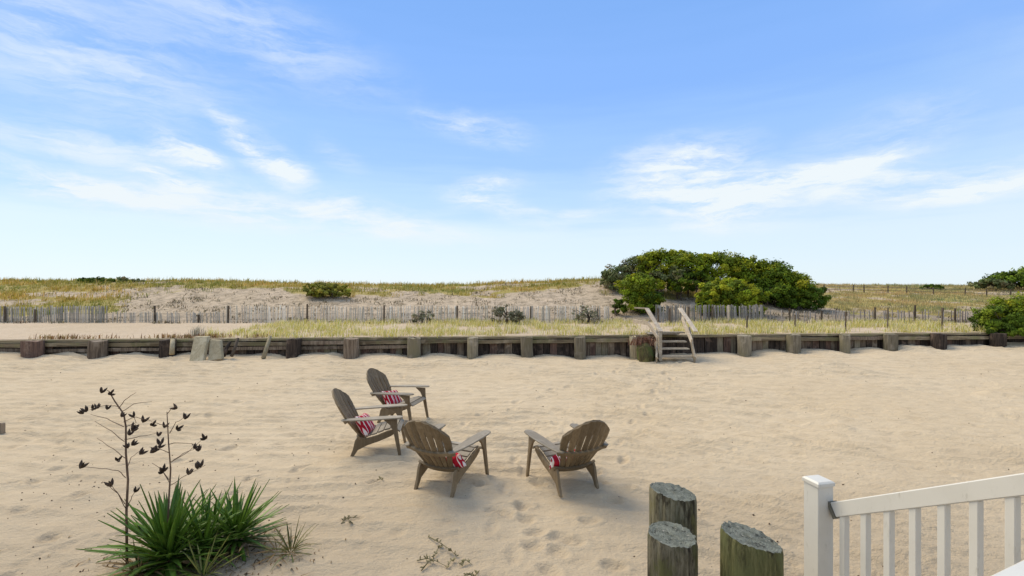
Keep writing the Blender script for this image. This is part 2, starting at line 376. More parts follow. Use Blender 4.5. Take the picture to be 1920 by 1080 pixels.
CR_PX = [-400, 0, 150, 330, 560, 700, 850, 1000, 1120, 1300, 1540, 1650, 1800, 1920, 2400]
CR_PY = [521, 524, 526, 524, 530, 533, 533, 527, 523, 524, 533, 534, 535, 534, 534]
def dune_base(x, s):
    """s = distance behind the bulkhead line"""
    y = yb(x) + s; u = x / y * F + 960
    L = 11 + 9 * smooth((x - 12) / 10); y0 = 21.2; yc = y0 + L
    py = np.interp(u, CR_PX, CR_PY); zc = EYE + (540 - py) / F * yc - .12
    h = (y - y0) / L
    terr = .80 + .08 * smooth(s / 4)
    up = smooth(h) ** (1.0) * (zc - .88)
    down = smooth((h - 1.02) / 1.6) * 1.7
    z = terr + up - down
    z = z + .10 * fbm(x * .5, y * .5, 4, 101) * smooth((y - 21.5) / 3) * (1 - .3 * smooth(h)) + .05 * fbm(x * 1.4, y * 1.4, 3, 105) * smooth((y - 21.5) / 3) + .03 * fbm(x * .9, y * .9, 3, 111) * smooth(s / .8)
    return y, u, h, z
def dune_z1(x, y):
    return dune_base(np.asarray(x, float), np.asarray(y, float) - yb(x))[3]
def grassiness(x, y):
    y_, u, h, z = dune_base(x, y - yb(x))
    e = np.interp(u, [-400, 0, 200, 300, 340, 560, 700, 850, 1000, 1100, 1540, 1600, 1900, 2400], [.1, .15, .18, .46, .64, .60, .54, .52, .56, .60, .30, .12, .12, .1])
    n = fbm(x * .6, y * .6, 4, 131)
    g = smooth((h - e + n * .16) / .10)
    g = g * (1 - .82 * smooth((fbm(x * .42, y * 1.0, 4, 141) - .06) / .16) * (h < .93))
    return g
sh = np.concatenate([axis([(.12, 30, .13, .2)]), axis([(31, 120, 2, 12)]), [200, 400]])
xd = np.concatenate([-axis([(34, 400, 3, 60)])[::-1], axis([(-33, 33, .14, .14)]), axis([(34, 400, 3, 60)])])
XD, SD = np.meshgrid(xd, sh); YD, U, H, ZD = dune_base(XD, SD)
ZD = np.where(SD > 60, ZD - (SD - 60) * .02, ZD)
G = grassiness(XD, YD)
terr_g = smooth((XD + 8.3) / .8 + fbm(XD * .8, YD * .8, 3, 151)) * (YD < 20.8) * .12
face = smooth((H + .05) / .1) * (1 - G) * .9 + .25 * smooth((YD - 20) / .6)
foot = smooth((YD - 20.3) / .6) * smooth((.34 - H) / .25) * np.interp(U, [0, 180, 330, 440, 1150, 1440, 1500, 1850], [.8, .8, .5, .85, .85, .9, 1, 1])
colD = np.stack([np.maximum(G, terr_g), np.clip(face, 0, 1), foot], -1)
tag(grid_mesh('dune', XD, YD, ZD, M['dune'], colD), 'low sand dune behind the timber bulkhead', None, None, 'structure')

# ------------------------------------------------------------------ grass
def blades(name, P, hgt, wid, cols, lean=.45, mat=None, parent=None, curve=.5):
    n = len(P); a = rng.normal(.4, 1.3, n); ln = np.abs(rng.normal(0, lean, n)); fa = rng.uniform(0, np.pi, n)
    d = np.stack([np.cos(a), np.sin(a)], -1); w = np.stack([np.cos(fa), np.sin(fa)], -1) * wid[:, None] / 2
    z0 = np.zeros(n); V = np.zeros((n, 5, 3))
    V[:, 0, :2] = P[:, :2] - w; V[:, 1, :2] = P[:, :2] + w; V[:, 0:2, 2] = P[:, None, 2] - .03
    m = P[:, :2] + d * (ln * hgt * .3)[:, None]; V[:, 2, :2] = m - w * .8; V[:, 3, :2] = m + w * .8; V[:, 2:4, 2] = (P[:, 2] + hgt * .6)[:, None]
    V[:, 4, :2] = P[:, :2] + d * (ln * hgt)[:, None]; V[:, 4, 2] = P[:, 2] + hgt * np.clip(1 - curve * ln ** 2, .3, 1)
    b = np.arange(n)[:, None] * 5
    Fc = np.concatenate([b + [0, 1, 3], b + [0, 3, 2], b + [2, 3, 4]], 0)
    return np_mesh(name, V.reshape(-1, 3), Fc, mat or M['grass'], np.repeat(cols, 5, 0), parent)
def pal(n, cs, w=None, jit=.12):
    cs = np.array(cs); k = rng.choice(len(cs), n, p=w); c = cs[k]; return np.clip(c * rng.uniform(1 - jit * 2, 1 + jit * 2, (n, 1)) * rng.uniform(1 - jit * .4, 1 + jit * .4, (n, 3)), 0, 1)
def tufts(n_t, per, xr, yr, accept, spread):
    x = rng.uniform(*xr, n_t); y = rng.uniform(*yr, n_t); keep = rng.random(n_t) < accept(x, y); x, y = x[keep], y[keep]
    k = rng.integers(per[0], per[1], len(x)); tid = np.repeat(np.arange(len(x)), k); X_ = x[tid] + rng.normal(0, spread, len(tid)); Y_ = y[tid] + rng.normal(0, spread, len(tid))
    return X_, Y_, tid
# dune top grass
def acc_top(x, y): return grassiness(x, y) * ((y > 21.5) & (np.abs(x) < y * 1.2 + 2))
gx, gy, tid = tufts(22000, (7, 15), (-42, 48), (21.5, 43), acc_top, .13)
Pg = np.stack([gx, gy, dune_z1(gx, gy)], -1); n = len(gx); tn = rng.random(tid.max() + 1)
hg = rng.uniform(.12, .30, n) * (.4 + 1.1 * tn[tid] ** 1.5) * np.where(gx > 15, .8, 1)
cg = pal(n, [(.33, .29, .05), (.40, .33, .07), (.46, .35, .11), (.24, .225, .035), (.50, .40, .16)])
rt_ = smooth((gx - 11) / 4)[:, None] * .6; cg = cg * (1 - rt_) + rt_ * np.array([[.40, .345, .19]]) * rng.uniform(.75, 1.2, (n, 1)); pz = fbm(gx * .25, gy * .6, 3, 161)[:, None]; cg = cg * np.clip(1 - .6 * np.array([[.6, .25, .3]]) * np.clip(pz * 2, -1, 1), .3, 1.4)
tag(blades('dune_grass', Pg, hg, rng.uniform(.018, .036, n), cg, .5), 'olive and ochre beach grass covering the dune crest', 'grass', None, 'stuff')
# terrace grass behind the bulkhead
def acc_ter(x, y):
    s = y - yb(x); d = smooth((x + 10.1) / .4) * smooth((19.5 - x) / 2); lump = smooth((fbm(x * .7, y * .9, 3, 171) + .42) / .5)
    gap = 1 - .9 * ((np.abs(x - 5.4) < .5) & (s < 3))
    return d * (.06 + .94 * lump ** 1.7) * gap * (s > .1) * (y < 20.9 + .0 * x)
gx, gy, tid = tufts(5200, (6, 18), (-10.5, 20), (15, 20.9), acc_ter, .10)
n = len(gx); Pg = np.stack([gx, gy, dune_z1(gx, gy)], -1); tn = rng.random(tid.max() + 1)
hg = rng.uniform(.10, .26, n) * (.45 + .95 * tn[tid] ** 1.5)
cg = pal(n, [(.60, .53, .15), (.70, .61, .26), (.50, .46, .10), (.74, .65, .38), (.40, .39, .08), (.80, .72, .50)])
tag(blades('terrace_grass', Pg, hg, rng.uniform(.010, .022, n), cg, .4), 'yellow green beach grass between bulkhead and slat fence', 'grass', None, 'stuff')
# dry litter on the dune face and along the fence foot
def acc_lit(x, y):
    y_, u, h, z = dune_base(x, y - yb(x)); return (1 - grassiness(x, y)) * smooth((fbm(x * .9, y * 1.3, 3, 181) + .05) / .3) * ((y > 21) & (h < 1)) * .9 + .9 * ((y > 20.1) & (y < 21.2)) * smooth((fbm(x * .7, y, 2, 191) + .1) / .3)
gx, gy, tid = tufts(7000, (4, 10), (-34, 36), (20.1, 34), acc_lit, .16)
n = len(gx); Pg = np.stack([gx, gy, dune_z1(gx, gy)], -1)
cg = pal(n, [(.20, .155, .10), (.30, .24, .16), (.13, .105, .075), (.24, .20, .11), (.16, .15, .09)])
tag(blades('dry_litter', Pg, rng.uniform(.04, .17, n), rng.uniform(.02, .05, n), cg, 1.0), 'brown dry litter scattered over the sandy dune face', 'dry plants', None, 'stuff')
# rusty fringe at left bulkhead edge
xx = np.concatenate([rng.normal(c, w, k) for c, w, k in ((-10.55, .5, 220), (-14.2, .45, 160), (-12.9, .3, 40), (-9.6, .3, 90), (-8.3, .4, 60))]); yy = yb(xx) + rng.uniform(.12, .45, len(xx)); n = len(xx)
tag(blades('rusty_weeds', np.stack([xx, yy, dune_z1(xx, yy)], -1), rng.uniform(.05, .2, n), rng.uniform(.012, .03, n), pal(n, [(.28, .16, .07), (.20, .11, .06), (.34, .25, .11)]), .8),
    'rust brown weeds along the left bulkhead edge', 'weeds', None, 'stuff')

# ------------------------------------------------------------------ shrubs
def shrub(name, label, cat, blobs, leaf=.09, dens=900, group=None, base=None, trunk=True, skirt=True):
    """blobs: (x, y, z, rx, ry, rz, palette)"""
    bx = np.mean([b[0] for b in blobs]); by = np.mean([b[1] for b in blobs]); bz = float(dune_z1(bx, by)) if base is None else base
    t = empty(name, (bx, by, bz), label, cat, group)
    VV = []; CC = []; extra = []
    for (cx, cy, cz, rx, ry, rz, cs) in (blobs if skirt else []):
        g0 = float(dune_z1(cx, cy)) if base is None else base
        if cz - rz > g0 + .1:
            h_ = (cz - g0) / 2; extra.append((cx, cy - ry * .1, g0 + h_ * .95, rx * .92, ry * .92, h_, cs))
    nb0 = len(blobs); blobs = blobs + extra
    for (cx, cy, cz, rx, ry, rz, cs) in blobs:
        area = 2 * math.pi * ((rx * ry) ** .8 + (rx * rz) ** .8 + (ry * rz) ** .8) / 3 * 2
        ncl = max(10, int(area * 7)); nl = int(dens * area / ncl)
        d = rng.normal(size=(ncl, 3)); d /= np.linalg.norm(d, axis=1)[:, None]; d[:, 2] = np.where(d[:, 2] < -.65, -d[:, 2], d[:, 2])
        rr = rng.uniform(.45, 1.1, ncl) ** .7 + (rng.random(ncl) < .1) * .14; C0 = np.array([cx, cy, cz]) + d * rr[:, None] * [rx, ry, rz]
        csz = rng.uniform(.20, .42, ncl) * np.clip(rz * 1.3, .35, 1)
        k = np.repeat(np.arange(ncl), nl); o = rng.normal(size=(len(k), 3)); o /= np.linalg.norm(o, axis=1)[:, None]; o *= rng.random(len(k))[:, None] ** .4
        P = C0[k] + o * csz[k][:, None] * [1, 1, .75]
        nrm = o * .8 + d[k] * .5 + rng.normal(0, .55, (len(k), 3)) + [0, 0, .35]; nrm /= np.linalg.norm(nrm, axis=1)[:, None]
        u = np.cross(nrm, rng.normal(size=nrm.shape)); u /= np.linalg.norm(u, axis=1)[:, None]; w = np.cross(nrm, u)
        s = leaf * rng.uniform(.6, 1.3, len(k))[:, None]
        V = np.stack([P - u * s, P - w * s * .5, P + u * s, P + w * s * .5], 1)
        VV.append(V.reshape(-1, 3)); ct = pal(ncl, cs, None, .16); CC.append(np.repeat(ct[k] * rng.uniform(.75, 1.3, (len(k), 1)), 4, 0))
    V = np.concatenate(VV); C = np.clip(np.concatenate(CC), 0, 1); Fc = np.arange(len(V)).reshape(-1, 4)
    cr = np_mesh('crown', V - np.array([bx, by, bz]), Fc, M['leaf'], C, t); cr['kind'] = 'stuff'
    if trunk:
        for (cx, cy, cz, rx, ry, rz, cs) in blobs[:nb0]:
            m = MB(); g = Vector((cx + random.uniform(-.3, .3) * rx, cy, float(dune_z1(cx, cy)) - .1 if base is None else base - .1)); top = Vector((cx, cy, cz + rz * .3))
            mid = g.lerp(top, .5) + Vector((random.uniform(-.15, .15), 0, 0)); m.tube([g, mid, top], [.06, .045, .02], 6)
            for q in range(5):
                e = Vector((cx + random.uniform(-.8, .8) * rx, cy + random.uniform(-.8, .8) * ry, cz + random.uniform(0, .8) * rz)); m.tube([mid, mid.lerp(e, .6), e], [.03, .018, .006], 5)
            m.build('trunk', M['fencepost'], t, True)
    return t
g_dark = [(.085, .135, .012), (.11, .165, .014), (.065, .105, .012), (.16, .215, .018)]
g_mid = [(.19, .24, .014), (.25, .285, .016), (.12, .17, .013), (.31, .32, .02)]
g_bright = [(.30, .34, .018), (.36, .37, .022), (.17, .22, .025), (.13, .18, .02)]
g_grey = [(.15, .175, .07), (.19, .205, .085), (.11, .14, .05), (.20, .175, .08)]
def B(px, py, Y, wpx, hpx, ry, cs):
    return (world_x(px, Y), Y, world_z(py, Y), wpx / F * Y / 2, ry, hpx / F * Y / 2, cs)
shrub('dune_shrub', 'grey green shrub at the left end of the big thicket on the dune', 'shrub',
      [B(1165, 515, 28, 70, 36, .9, g_grey), B(1205, 500, 28, 70, 40, 1.0, g_grey), B(1140, 518, 28.5, 30, 18, .5, g_grey)], .07, 420)
shrub('dune_shrub', 'tallest broad green shrub crowning the dune thicket', 'shrub',
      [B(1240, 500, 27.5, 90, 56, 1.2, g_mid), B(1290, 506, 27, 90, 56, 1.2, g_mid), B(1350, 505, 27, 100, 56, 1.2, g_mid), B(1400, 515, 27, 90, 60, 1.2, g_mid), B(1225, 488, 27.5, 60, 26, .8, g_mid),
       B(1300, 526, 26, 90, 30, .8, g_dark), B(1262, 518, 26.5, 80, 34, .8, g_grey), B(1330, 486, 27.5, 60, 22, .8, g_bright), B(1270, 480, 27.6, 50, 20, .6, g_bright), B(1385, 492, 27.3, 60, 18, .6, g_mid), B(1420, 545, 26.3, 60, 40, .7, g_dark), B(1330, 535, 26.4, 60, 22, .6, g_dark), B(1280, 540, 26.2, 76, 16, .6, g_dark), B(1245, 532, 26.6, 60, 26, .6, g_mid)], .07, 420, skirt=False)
shrub('dune_shrub', 'dark green shrub sloping down to the right of the thicket', 'shrub',
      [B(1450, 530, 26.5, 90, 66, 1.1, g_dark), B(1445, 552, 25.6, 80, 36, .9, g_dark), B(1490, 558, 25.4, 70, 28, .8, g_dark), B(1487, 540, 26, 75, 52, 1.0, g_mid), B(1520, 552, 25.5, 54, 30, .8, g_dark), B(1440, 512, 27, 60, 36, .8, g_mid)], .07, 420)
shrub('dune_shrub', 'bright yellow green shrub in front of the thicket above grey fence', 'shrub',
      [B(1345, 548, 23.6, 84, 34, .9, g_bright), B(1392, 552, 23.4, 84, 36, .9, g_mid), B(1365, 535, 23.8, 70, 26, .7, g_bright), B(1320, 558, 23.4, 44, 22, .6, g_mid)], .062, 520)
shrub('dune_shrub', 'round yellow green shrub on the slope behind the stair handrail', 'shrub',
      [B(1200, 542, 23.8, 70, 46, .9, g_mid), B(1222, 558, 23.4, 46, 24, .6, g_dark), B(1195, 525, 24, 44, 24, .6, g_bright), B(1160, 568, 23.2, 26, 11, .4, g_dark)], .062, 520)
shrub('dune_shrub', 'low olive shrub on the left crest above the sandy face', 'shrub',
      [B(615, 543, 27, 88, 20, .7, [(.28, .27, .04), (.34, .30, .05), (.20, .20, .035)]), B(600, 537, 27.3, 60, 12, .5, [(.30, .28, .05)])], .08, 260)
shrub('dune_shrub', 'flat dark green shrub on the far left skyline', 'shrub', [B(178, 526, 31, 60, 9, .6, g_dark), B(205, 527, 31, 30, 7, .5, g_dark)], .08, 260)
shrub('dune_shrub', 'small grey twiggy shrub on left skyline beside flat dark shrub', 'shrub', [B(233, 523, 31, 16, 9, .4, g_grey), B(258, 527, 31, 26, 6, .4, g_grey)], .07, 200)
shrub('dune_shrub', 'little dark bush in the right hand grass field', 'shrub', [B(1746, 539, 36, 40, 9, .6, g_dark)], .07, 420)
shrub('dune_shrub', 'large dark shrub on the skyline at the right edge', 'shrub',
      [B(1900, 527, 36, 90, 32, 1.6, g_dark), B(1860, 534, 35.5, 60, 20, 1.2, g_grey), B(1960, 522, 36, 110, 40, 1.6, g_dark)], .11, 200)
shrub('bulkhead_shrub', 'glossy green bush spilling over the right end of bulkhead', 'shrub',
      [B(1872, 600, 17.2, 76, 48, .7, g_dark), B(1900, 592, 17.4, 90, 60, .8, g_mid), B(1900, 622, 16.9, 100, 36, .6, g_dark), B(1872, 620, 17.0, 70, 30, .5, g_dark), B(1915, 610, 17.1, 100, 50, .7, g_dark), B(1960, 590, 17.6, 100, 80, .9, g_mid), B(1960, 632, 17, 90, 40, .7, g_dark)], .055, 520)
gk = [(.24, .225, .14), (.30, .27, .18), (.18, .175, .10)]
shrub('low_bush', 'small sparse grey bush at the fence left of the larger grey one', 'shrub', [B(790, 590, 20.0, 44, 16, .3, gk)], .05, 160)
shrub('low_bush', 'larger twiggy grey green bush against the middle of the fence', 'shrub', [B(945, 586, 19.9, 54, 26, .4, gk), B(972, 592, 19.8, 30, 18, .3, gk)], .05, 200)
shrub('low_bush', 'grey twiggy bush just left of the stair handrails', 'shrub', [B(1098, 587, 20, 52, 24, .4, gk)], .05, 130)

# ------------------------------------------------------------------ slat fences
def fence(label, x0, x1, y, top, bot, cs, dens, posts, pcol='fencepost', miss=.1, sp=.085, light=None):
    t = empty('slat_fence', ((x0 + x1) / 2, y, bot), label, 'fence')
    n = int((x1 - x0) / sp); xs_ = x0 + np.arange(n) * sp + rng.normal(0, .012, n); keep = rng.random(n) > miss; xs_ = xs_[keep]; n = len(xs_)
    gz = dune_z1(xs_, np.full(n, y)); lean = rng.normal(0, .05, n) + .08 * fbm(xs_ * .5, xs_ * 0, 2, 201)
    hz = top(xs_) + rng.normal(0, .025, n) + .05 * fbm(xs_ * .4, xs_ * 0, 3, 211); w = .019; y_ = y + rng.normal(0, .012, n) + .12 * fbm(xs_ * .3, xs_ * 0, 2, 221)
    w = rng.uniform(.018, .032, n)
    V = np.zeros((n, 8, 3))
    for i, (sx, sy) in enumerate(((-1, -1), (1, -1), (1, 1), (-1, 1))):
        V[:, i] = np.stack([xs_ + sx * w, y_ + sy * .004, gz - .1], -1); V[:, 4 + i] = np.stack([xs_ + sx * w + lean * .5, y_ + sy * .004, hz], -1)
    b = np.arange(n)[:, None, None] * 8; q = np.array([(0, 1, 5, 4), (1, 2, 6, 5), (2, 3, 7, 6), (3, 0, 4, 7), (4, 5, 6, 7)])[None]
    cols = pal(n, cs, None, .035)
    o = np_mesh('lath_panel', V.reshape(-1, 3) - np.array(t.location), (b + q).reshape(-1, 4), M['grass_flat'], np.repeat(cols, 8, 0), t); o['kind'] = 'stuff'
    for zz in (.2, .55, .85):
        m = MB(); pts = []
        for x in np.arange(x0, x1 + .01, .5):
            g = float(dune_z1(x, y)); pts.append((x, y + .12 * float(fbm(x * .3, 0., 2, 221)) - .012, g + (float(top(np.array(x))) - g) * zz))
        if len(pts) > 1: m.tube(pts, .004, 4).build('wire', M['wire'], t, True)
    for px, pt in posts:
        x = world_x(px, y - .05); g = float(dune_z1(x, y)); m = MB(); m.tube([(x, y - .06, g - .3), (x + .01, y - .06, world_z(pt, y))], [.045, .04], 7); m.build('post', M[pcol], t, True)
    return t
M['grass_flat'] = tone_mat('lath_wood', .9, 0., .1)
m_, nt_, b_ = base_mat('wire', .6, .3); b_.inputs['Base Color'].default_value = (.12, .11, .10, 1); M['wire'] = m_
FY = 20.6
def topc(z): return lambda x: np.zeros_like(np.asarray(x, float)) + z
fence('grey weathered slat fence half buried in sand at far left', world_x(-120, FY), world_x(205, FY), FY, topc(1.58), .8, [(.40, .35, .27), (.29, .255, .20), (.50, .44, .35)], 1, [(-60, 573), (9, 574), (66, 580)], miss=.08, sp=.065)
fence('low broken slat fence nearly buried below the sandy dune face', world_x(210, FY), world_x(425, FY), FY, topc(1.34), .8, [(.42, .36, .28), (.52, .45, .35)], 1, [(290, 573), (372, 590)], miss=.3)
fence('pale sun bleached slat fence in front of the middle dune', world_x(427, FY), world_x(1150, FY), FY, topc(1.60), .8, [(.72, .61, .47), (.54, .46, .35), (.80, .70, .56), (.62, .53, .41), (.45, .38, .29)], 1, [(428, 573), (576, 570), (720, 572), (857, 573), (995, 574), (1120, 578)], miss=.12, sp=.095)
fence('grey slat fence standing upright to the right of the stairs', world_x(1230, FY), world_x(1437, FY), FY, topc(1.64), .8, [(.25, .225, .19), (.19, .17, .145), (.32, .29, .25)], 1, [(1234, 578), (1290, 575), (1335, 575)], miss=.05, sp=.07)
o = MB().tube([(world_x(1366, 20.4), 20.4, .7), (world_x(1366, 20.4), 20.4, world_z(572, 20.4))], .045, 8).build('fence_post', M['rail'], loc=(world_x(1366, 20.4), 20.4, .85)); tag(o, 'pale thin post standing in front of the grey slat fence', 'post')
fence('sparse sagging slat fence across the sandy strip at right', world_x(1442, FY), world_x(1825, FY), FY, topc(1.42), .8, [(.30, .25, .20), (.22, .18, .15), (.36, .31, .26)], 1, [(1480, 578), (1540, 582), (1640, 576), (1715, 572), (1790, 578)], miss=.5, sp=.12)
# short dark stakes standing in the terrace grass
for px, pt, Yk, lab in ((1400, 592, 17.6, 'short brown stake in grass right of the grey slat fence'), (1490, 590, 18, 'thin stake in grass above the second pile right of the stairs'),
                    (1585, 586, 17.4, 'dark bent stake rising from grass behind bulkhead'), (1664, 577, 18.4, 'tall thin stake in grass left of the tallest one'),
                    (1766, 578, 17.8, 'tall dark topped stake above the bulkhead near the right bush'), (1255, 578, 19.6, 'brown post seen between the two stair handrails')):
    x = world_x(px, Yk); g = float(dune_z1(x, Yk)); m = MB(); m.tube([(x, Yk, g - .2), (x + .02, Yk, world_z(pt, Yk))], [.03, .025] if px != 1255 else [.05, .045], 6)
    if px in (1766, 1585): m.tube([(x + .02, Yk, world_z(pt, Yk) - .12), (x + .03, Yk, world_z(pt, Yk) + .02)], [.05, .045], 6)
    tag(m.build('stake', M['fencepost'], loc=(x, Yk, g)), lab, 'stake')
# far fence in the right field
t = empty('post_fence', (22, 36, 2.0), 'distant line of low posts crossing the right hand grass field', 'fence')
fp = [(1545, 552, 34), (1600, 549, 34.2), (1620, 550, 34), (1665, 551, 34), (1700, 553, 33.6), (1750, 556, 33), (1810, 559, 32.5), (1850, 560, 32), (1895, 562, 31.6)]
pp = []
for px, pm, Yk in fp:
    x = world_x(px, Yk); g = float(dune_z1(x, Yk)); MB().tube([(x, Yk, g - .2), (x, Yk, g + .55)], [.045, .04], 6).build('post', M['fencepost'], t, True); pp.append((x, Yk, g + .42))
MB().tube(pp, .013, 5).build('rope', M['wire'], t, True); MB().tube([(a, b, c - .22) for a, b, c in pp], .013, 5).build('rope', M['wire'], t, True)

# ------------------------------------------------------------------ bulkhead
BR = math.atan(.075)
bh = empty('bulkhead', (0, 15.6, 0), 'long weathered timber bulkhead holding back the dune terrace', 'bulkhead', None, BR)
cosb = math.cos(BR)
pl = sorted([(pile_x(px) / cosb, w / F * 15.6 / 2 * .92 * (1 + .075 * (px - 960) / F * .9), m) for px, w, m in PILES])
TOP = .80
for i, (x, r, mt) in enumerate(pl):
    m = MB(); nz = 7; seg = 12; x += .02
    vs = []; ph = [random.uniform(-.12, .12) for _ in range(seg)]; lean = random.uniform(-.04, .04); sq = .75 if mt in ('red', 'dark') else .9
    for k in range(nz):
        z = -.4 + (TOP + .0 + .4) * k / (nz - 1)
        for q in range(seg):
            a = 2 * math.pi * q / seg; rr = r * (1 + ph[q] * .8 + random.uniform(-.03, .03)) * (1 - .04 * k / nz)
            cx = math.copysign(abs(math.cos(a)) ** sq, math.cos(a)); cy = math.copysign(abs(math.sin(a)) ** sq, math.sin(a))
            vs.append((x + cx * rr + lean * z, -.30 + cy * min(rr, .2), z + (random.uniform(-.03, .02) if k == nz - 1 else 0)))
    fs = [tuple(range((nz - 1) * seg, nz * seg))]
    for k in range(nz - 1):
        for q in range(seg): fs.append((k * seg + q, k * seg + (q + 1) % seg, (k + 1) * seg + (q + 1) % seg, (k + 1) * seg + q))
    m.add(vs, fs).build('pile', M[mt], bh)
xs0, xs1 = -22., 24.
# cap boards and walers, bay by bay
edges = [xs0] + [p[0] for p in pl] + [xs1]
for a, b in zip(edges[:-1], edges[1:]):
    L_ = b - a
    m = MB().beam((a + .006, .02, .76 + random.uniform(-.012, .012)), (b - .006, .02, .76 + random.uniform(-.012, .012)), .26, .075, seg=5, j=.007); m.build('cap_board', M['beamwood'], bh)
    if a > 3.9 and b < 8.2: continue
    m = MB().beam((a, -.115, .645 + random.uniform(-.02, .02)), (b, -.115, .645 + random.uniform(-.02, .02)), .10, .115, seg=5, j=.008); m.build('waler', M['beamwood' if random.random() < .8 else 'old'], bh)
    if b < -3: MB().beam((a, -.105, .49 + random.uniform(-.02, .02)), (b, -.105, .49 + random.uniform(-.02, .02)), .08, .10, seg=5, j=.008).build('waler', M['old'], bh)
x = xs0
while x < xs1:
    w = random.uniform(.19, .27); dz = random.uniform(-.02, .02); yo = random.choice([0, .018, .03]) + random.uniform(0, .008)
    mt = 'dark' if 3.9 < x < 6.2 else random.choices(['dark', 'old', 'red', 'oldgreen'], [.46, .30, .16, .08])[0]  # planks behind the stairs take the dark tone as painted shade
    m = MB().beam((x + w / 2, -.035 + yo, -.4), (x + w / 2 + random.uniform(-.008, .008), -.035 + yo, .712), w - .012, .045, up=(0, 1, 0), seg=3, j=.003); m.build('plank', M[mt], bh); x += w
# leaning slabs and sticks
def lean_slab(name, label, pb0, pb1, pt0, pt1, Yb, Yt, th, mat):
    m = MB(); base = [(world_x(p[0], Yb), Yb, world_z(p[1], Yb)) for p in (pb0, pb1)]; top = [(world_x(p[0], Yt), Yt, world_z(p[1], Yt)) for p in (pt1, pt0)]
    q = [base[0], base[1], top[0], top[1]]; d = (Vector(q[2]) - Vector(q[1])); ex = [Vector(q[0]) - d * .35 * .5, Vector(q[1]) - d * .35 * .5, Vector(q[2]), Vector(q[3])]
    m.prism(ex, (0, th, 0)); o = m.build(name, mat, loc=((q[0][0] + q[1][0]) / 2, Yb, q[0][2]), bevel=.012); return tag(o, label, 'slab')
lean_slab('leaning_slab', 'taller pale grey slab leaning left against the bulkhead', (354, 678), (380, 676), (364, 631), (389, 631), 13.75, 14.15, .16, M['slab'])
lean_slab('leaning_slab', 'shorter pale grey slab beside the taller leaning one', (389, 671), (415, 668), (393, 637), (412, 638), 13.9, 14.2, .14, M['slab'])
def stick(label, pts, r, mat):
    P3 = [(world_x(a, Y_), Y_, world_z(b, Y_)) for a, b, Y_ in pts]; o = MB().tube(P3, r, 7).build('leaning_stick', mat, loc=P3[0], sm=True); tag(o, label, 'stick')
stick('thin grey stick leaning on bulkhead in the bay left of the darkest pile', [(494, 672, 14.3), (500, 652, 14.5), (507, 630, 14.7)], [.065, .06, .05], M['slab'])
stick('crooked dark root leaning beside the two grey slabs', [(418, 668, 14.1), (424, 655, 14.2), (432, 640, 14.3)], [.07, .06, .04], M['dark'])
stick('pale forked stick leaning on the dark wall right of slabs', [(434, 668, 14.1), (441, 652, 14.25), (446, 634, 14.4)], [.05, .045, .04], M['fencepost'])
stick('pale short stick standing beside the dark pile left of slabs', [(322, 664, 14.0), (324, 636, 14.2)], [.07, .06], M['slab'])
# mossy stump left of the stairs with dried plants
x0 = world_x(1211, 14.75)
m = MB(); m.tube([(x0 - .02, 14.7, -.2), (x0, 14.75, .25), (x0 - .04, 14.8, .5), (x0 - .06, 14.85, .62)], [.24, .27, .25, .17], 11); m.tube([(x0 + .25, 14.9, -.1), (x0 + .25, 14.95, .35), (x0 + .2, 15, .5)], [.18, .17, .1], 9)
M['moss'] = wood_mat('mossy_wood', (.14, .115, .05), (.06, .05, .025), (.19, .165, .06), 'Z', 5, .95, 1., (.09, .11, .03))
tag(m.build('mossy_stump', M['moss'], loc=(x0, 14.75, .1)), 'mossy olive stump heaped against bulkhead left of stairs', 'stump')
def weed(name, label, cat, base, n, h, spread, cols, wid=.012, lean=.8, loc_r=.1):
    P = np.array(base) + rng.normal(0, 1, (n, 3)) * [loc_r, loc_r * .6, 0]; o = blades(name, P - np.array(base), rng.uniform(.4, 1, n) * h, rng.uniform(.6, 1.3, n) * wid, pal(n, cols), lean); o.location = base
    return tag(o, label, cat)
weed('dead_weed', 'reddish brown dried weed on top of the mossy stump', 'plant', (x0 - .08, 14.85, .62), 160, .36, .2, [(.22, .11, .075), (.15, .075, .05), (.30, .19, .12)], .03, .8, .16)

weed('dead_weed', 'pale whitish dry weed on bare sand above the two grey slabs', 'plant', (world_x(369, 15.6), 15.6, .82), 90, .42, .2, [(.55, .50, .40), (.42, .38, .30)], .02, .45, .12)
# ------------------------------------------------------------------ beach stairs
SX = world_x(1267, 14.9)
st = empty('beach_stairs', (SX, 15.0, .1), 'small weathered wooden stairs with handrails crossing the bulkhead', 'stairs')
def P(px, py, Y_): return Vector((world_x(px, Y_), Y_, world_z(py, Y_)))
treads = [(1236, 1284, 624, 15.35), (1236, 1288, 641, 15.05), (1236, 1293, 654.5, 14.78), (1237, 1301, 669, 14.5)]
for a, b, py, Y_ in treads:
    z = world_z(py, Y_); xa, xb = world_x(a, Y_), world_x(b, Y_)
    MB().beam((xa, Y_ + .12, z), (xb, Y_ + .12, z), .27, .045, j=.004).build('tread', M['stair'], st, True, bevel=.004)
for (pa, pb) in (((1231, 676, 14.35), (1232, 622, 15.6)), ((1303, 675, 14.35), (1292, 618, 15.6))):
    MB().beam(P(*pa), P(*pb), .05, .25, j=.004).build('stringer', M['stair'], st, True, bevel=.004)
def rr(name, a, b, w, t, mat='rail'): MB().beam(a, b, w, t, j=.004).build(name, M[mat], st, True, bevel=.004)
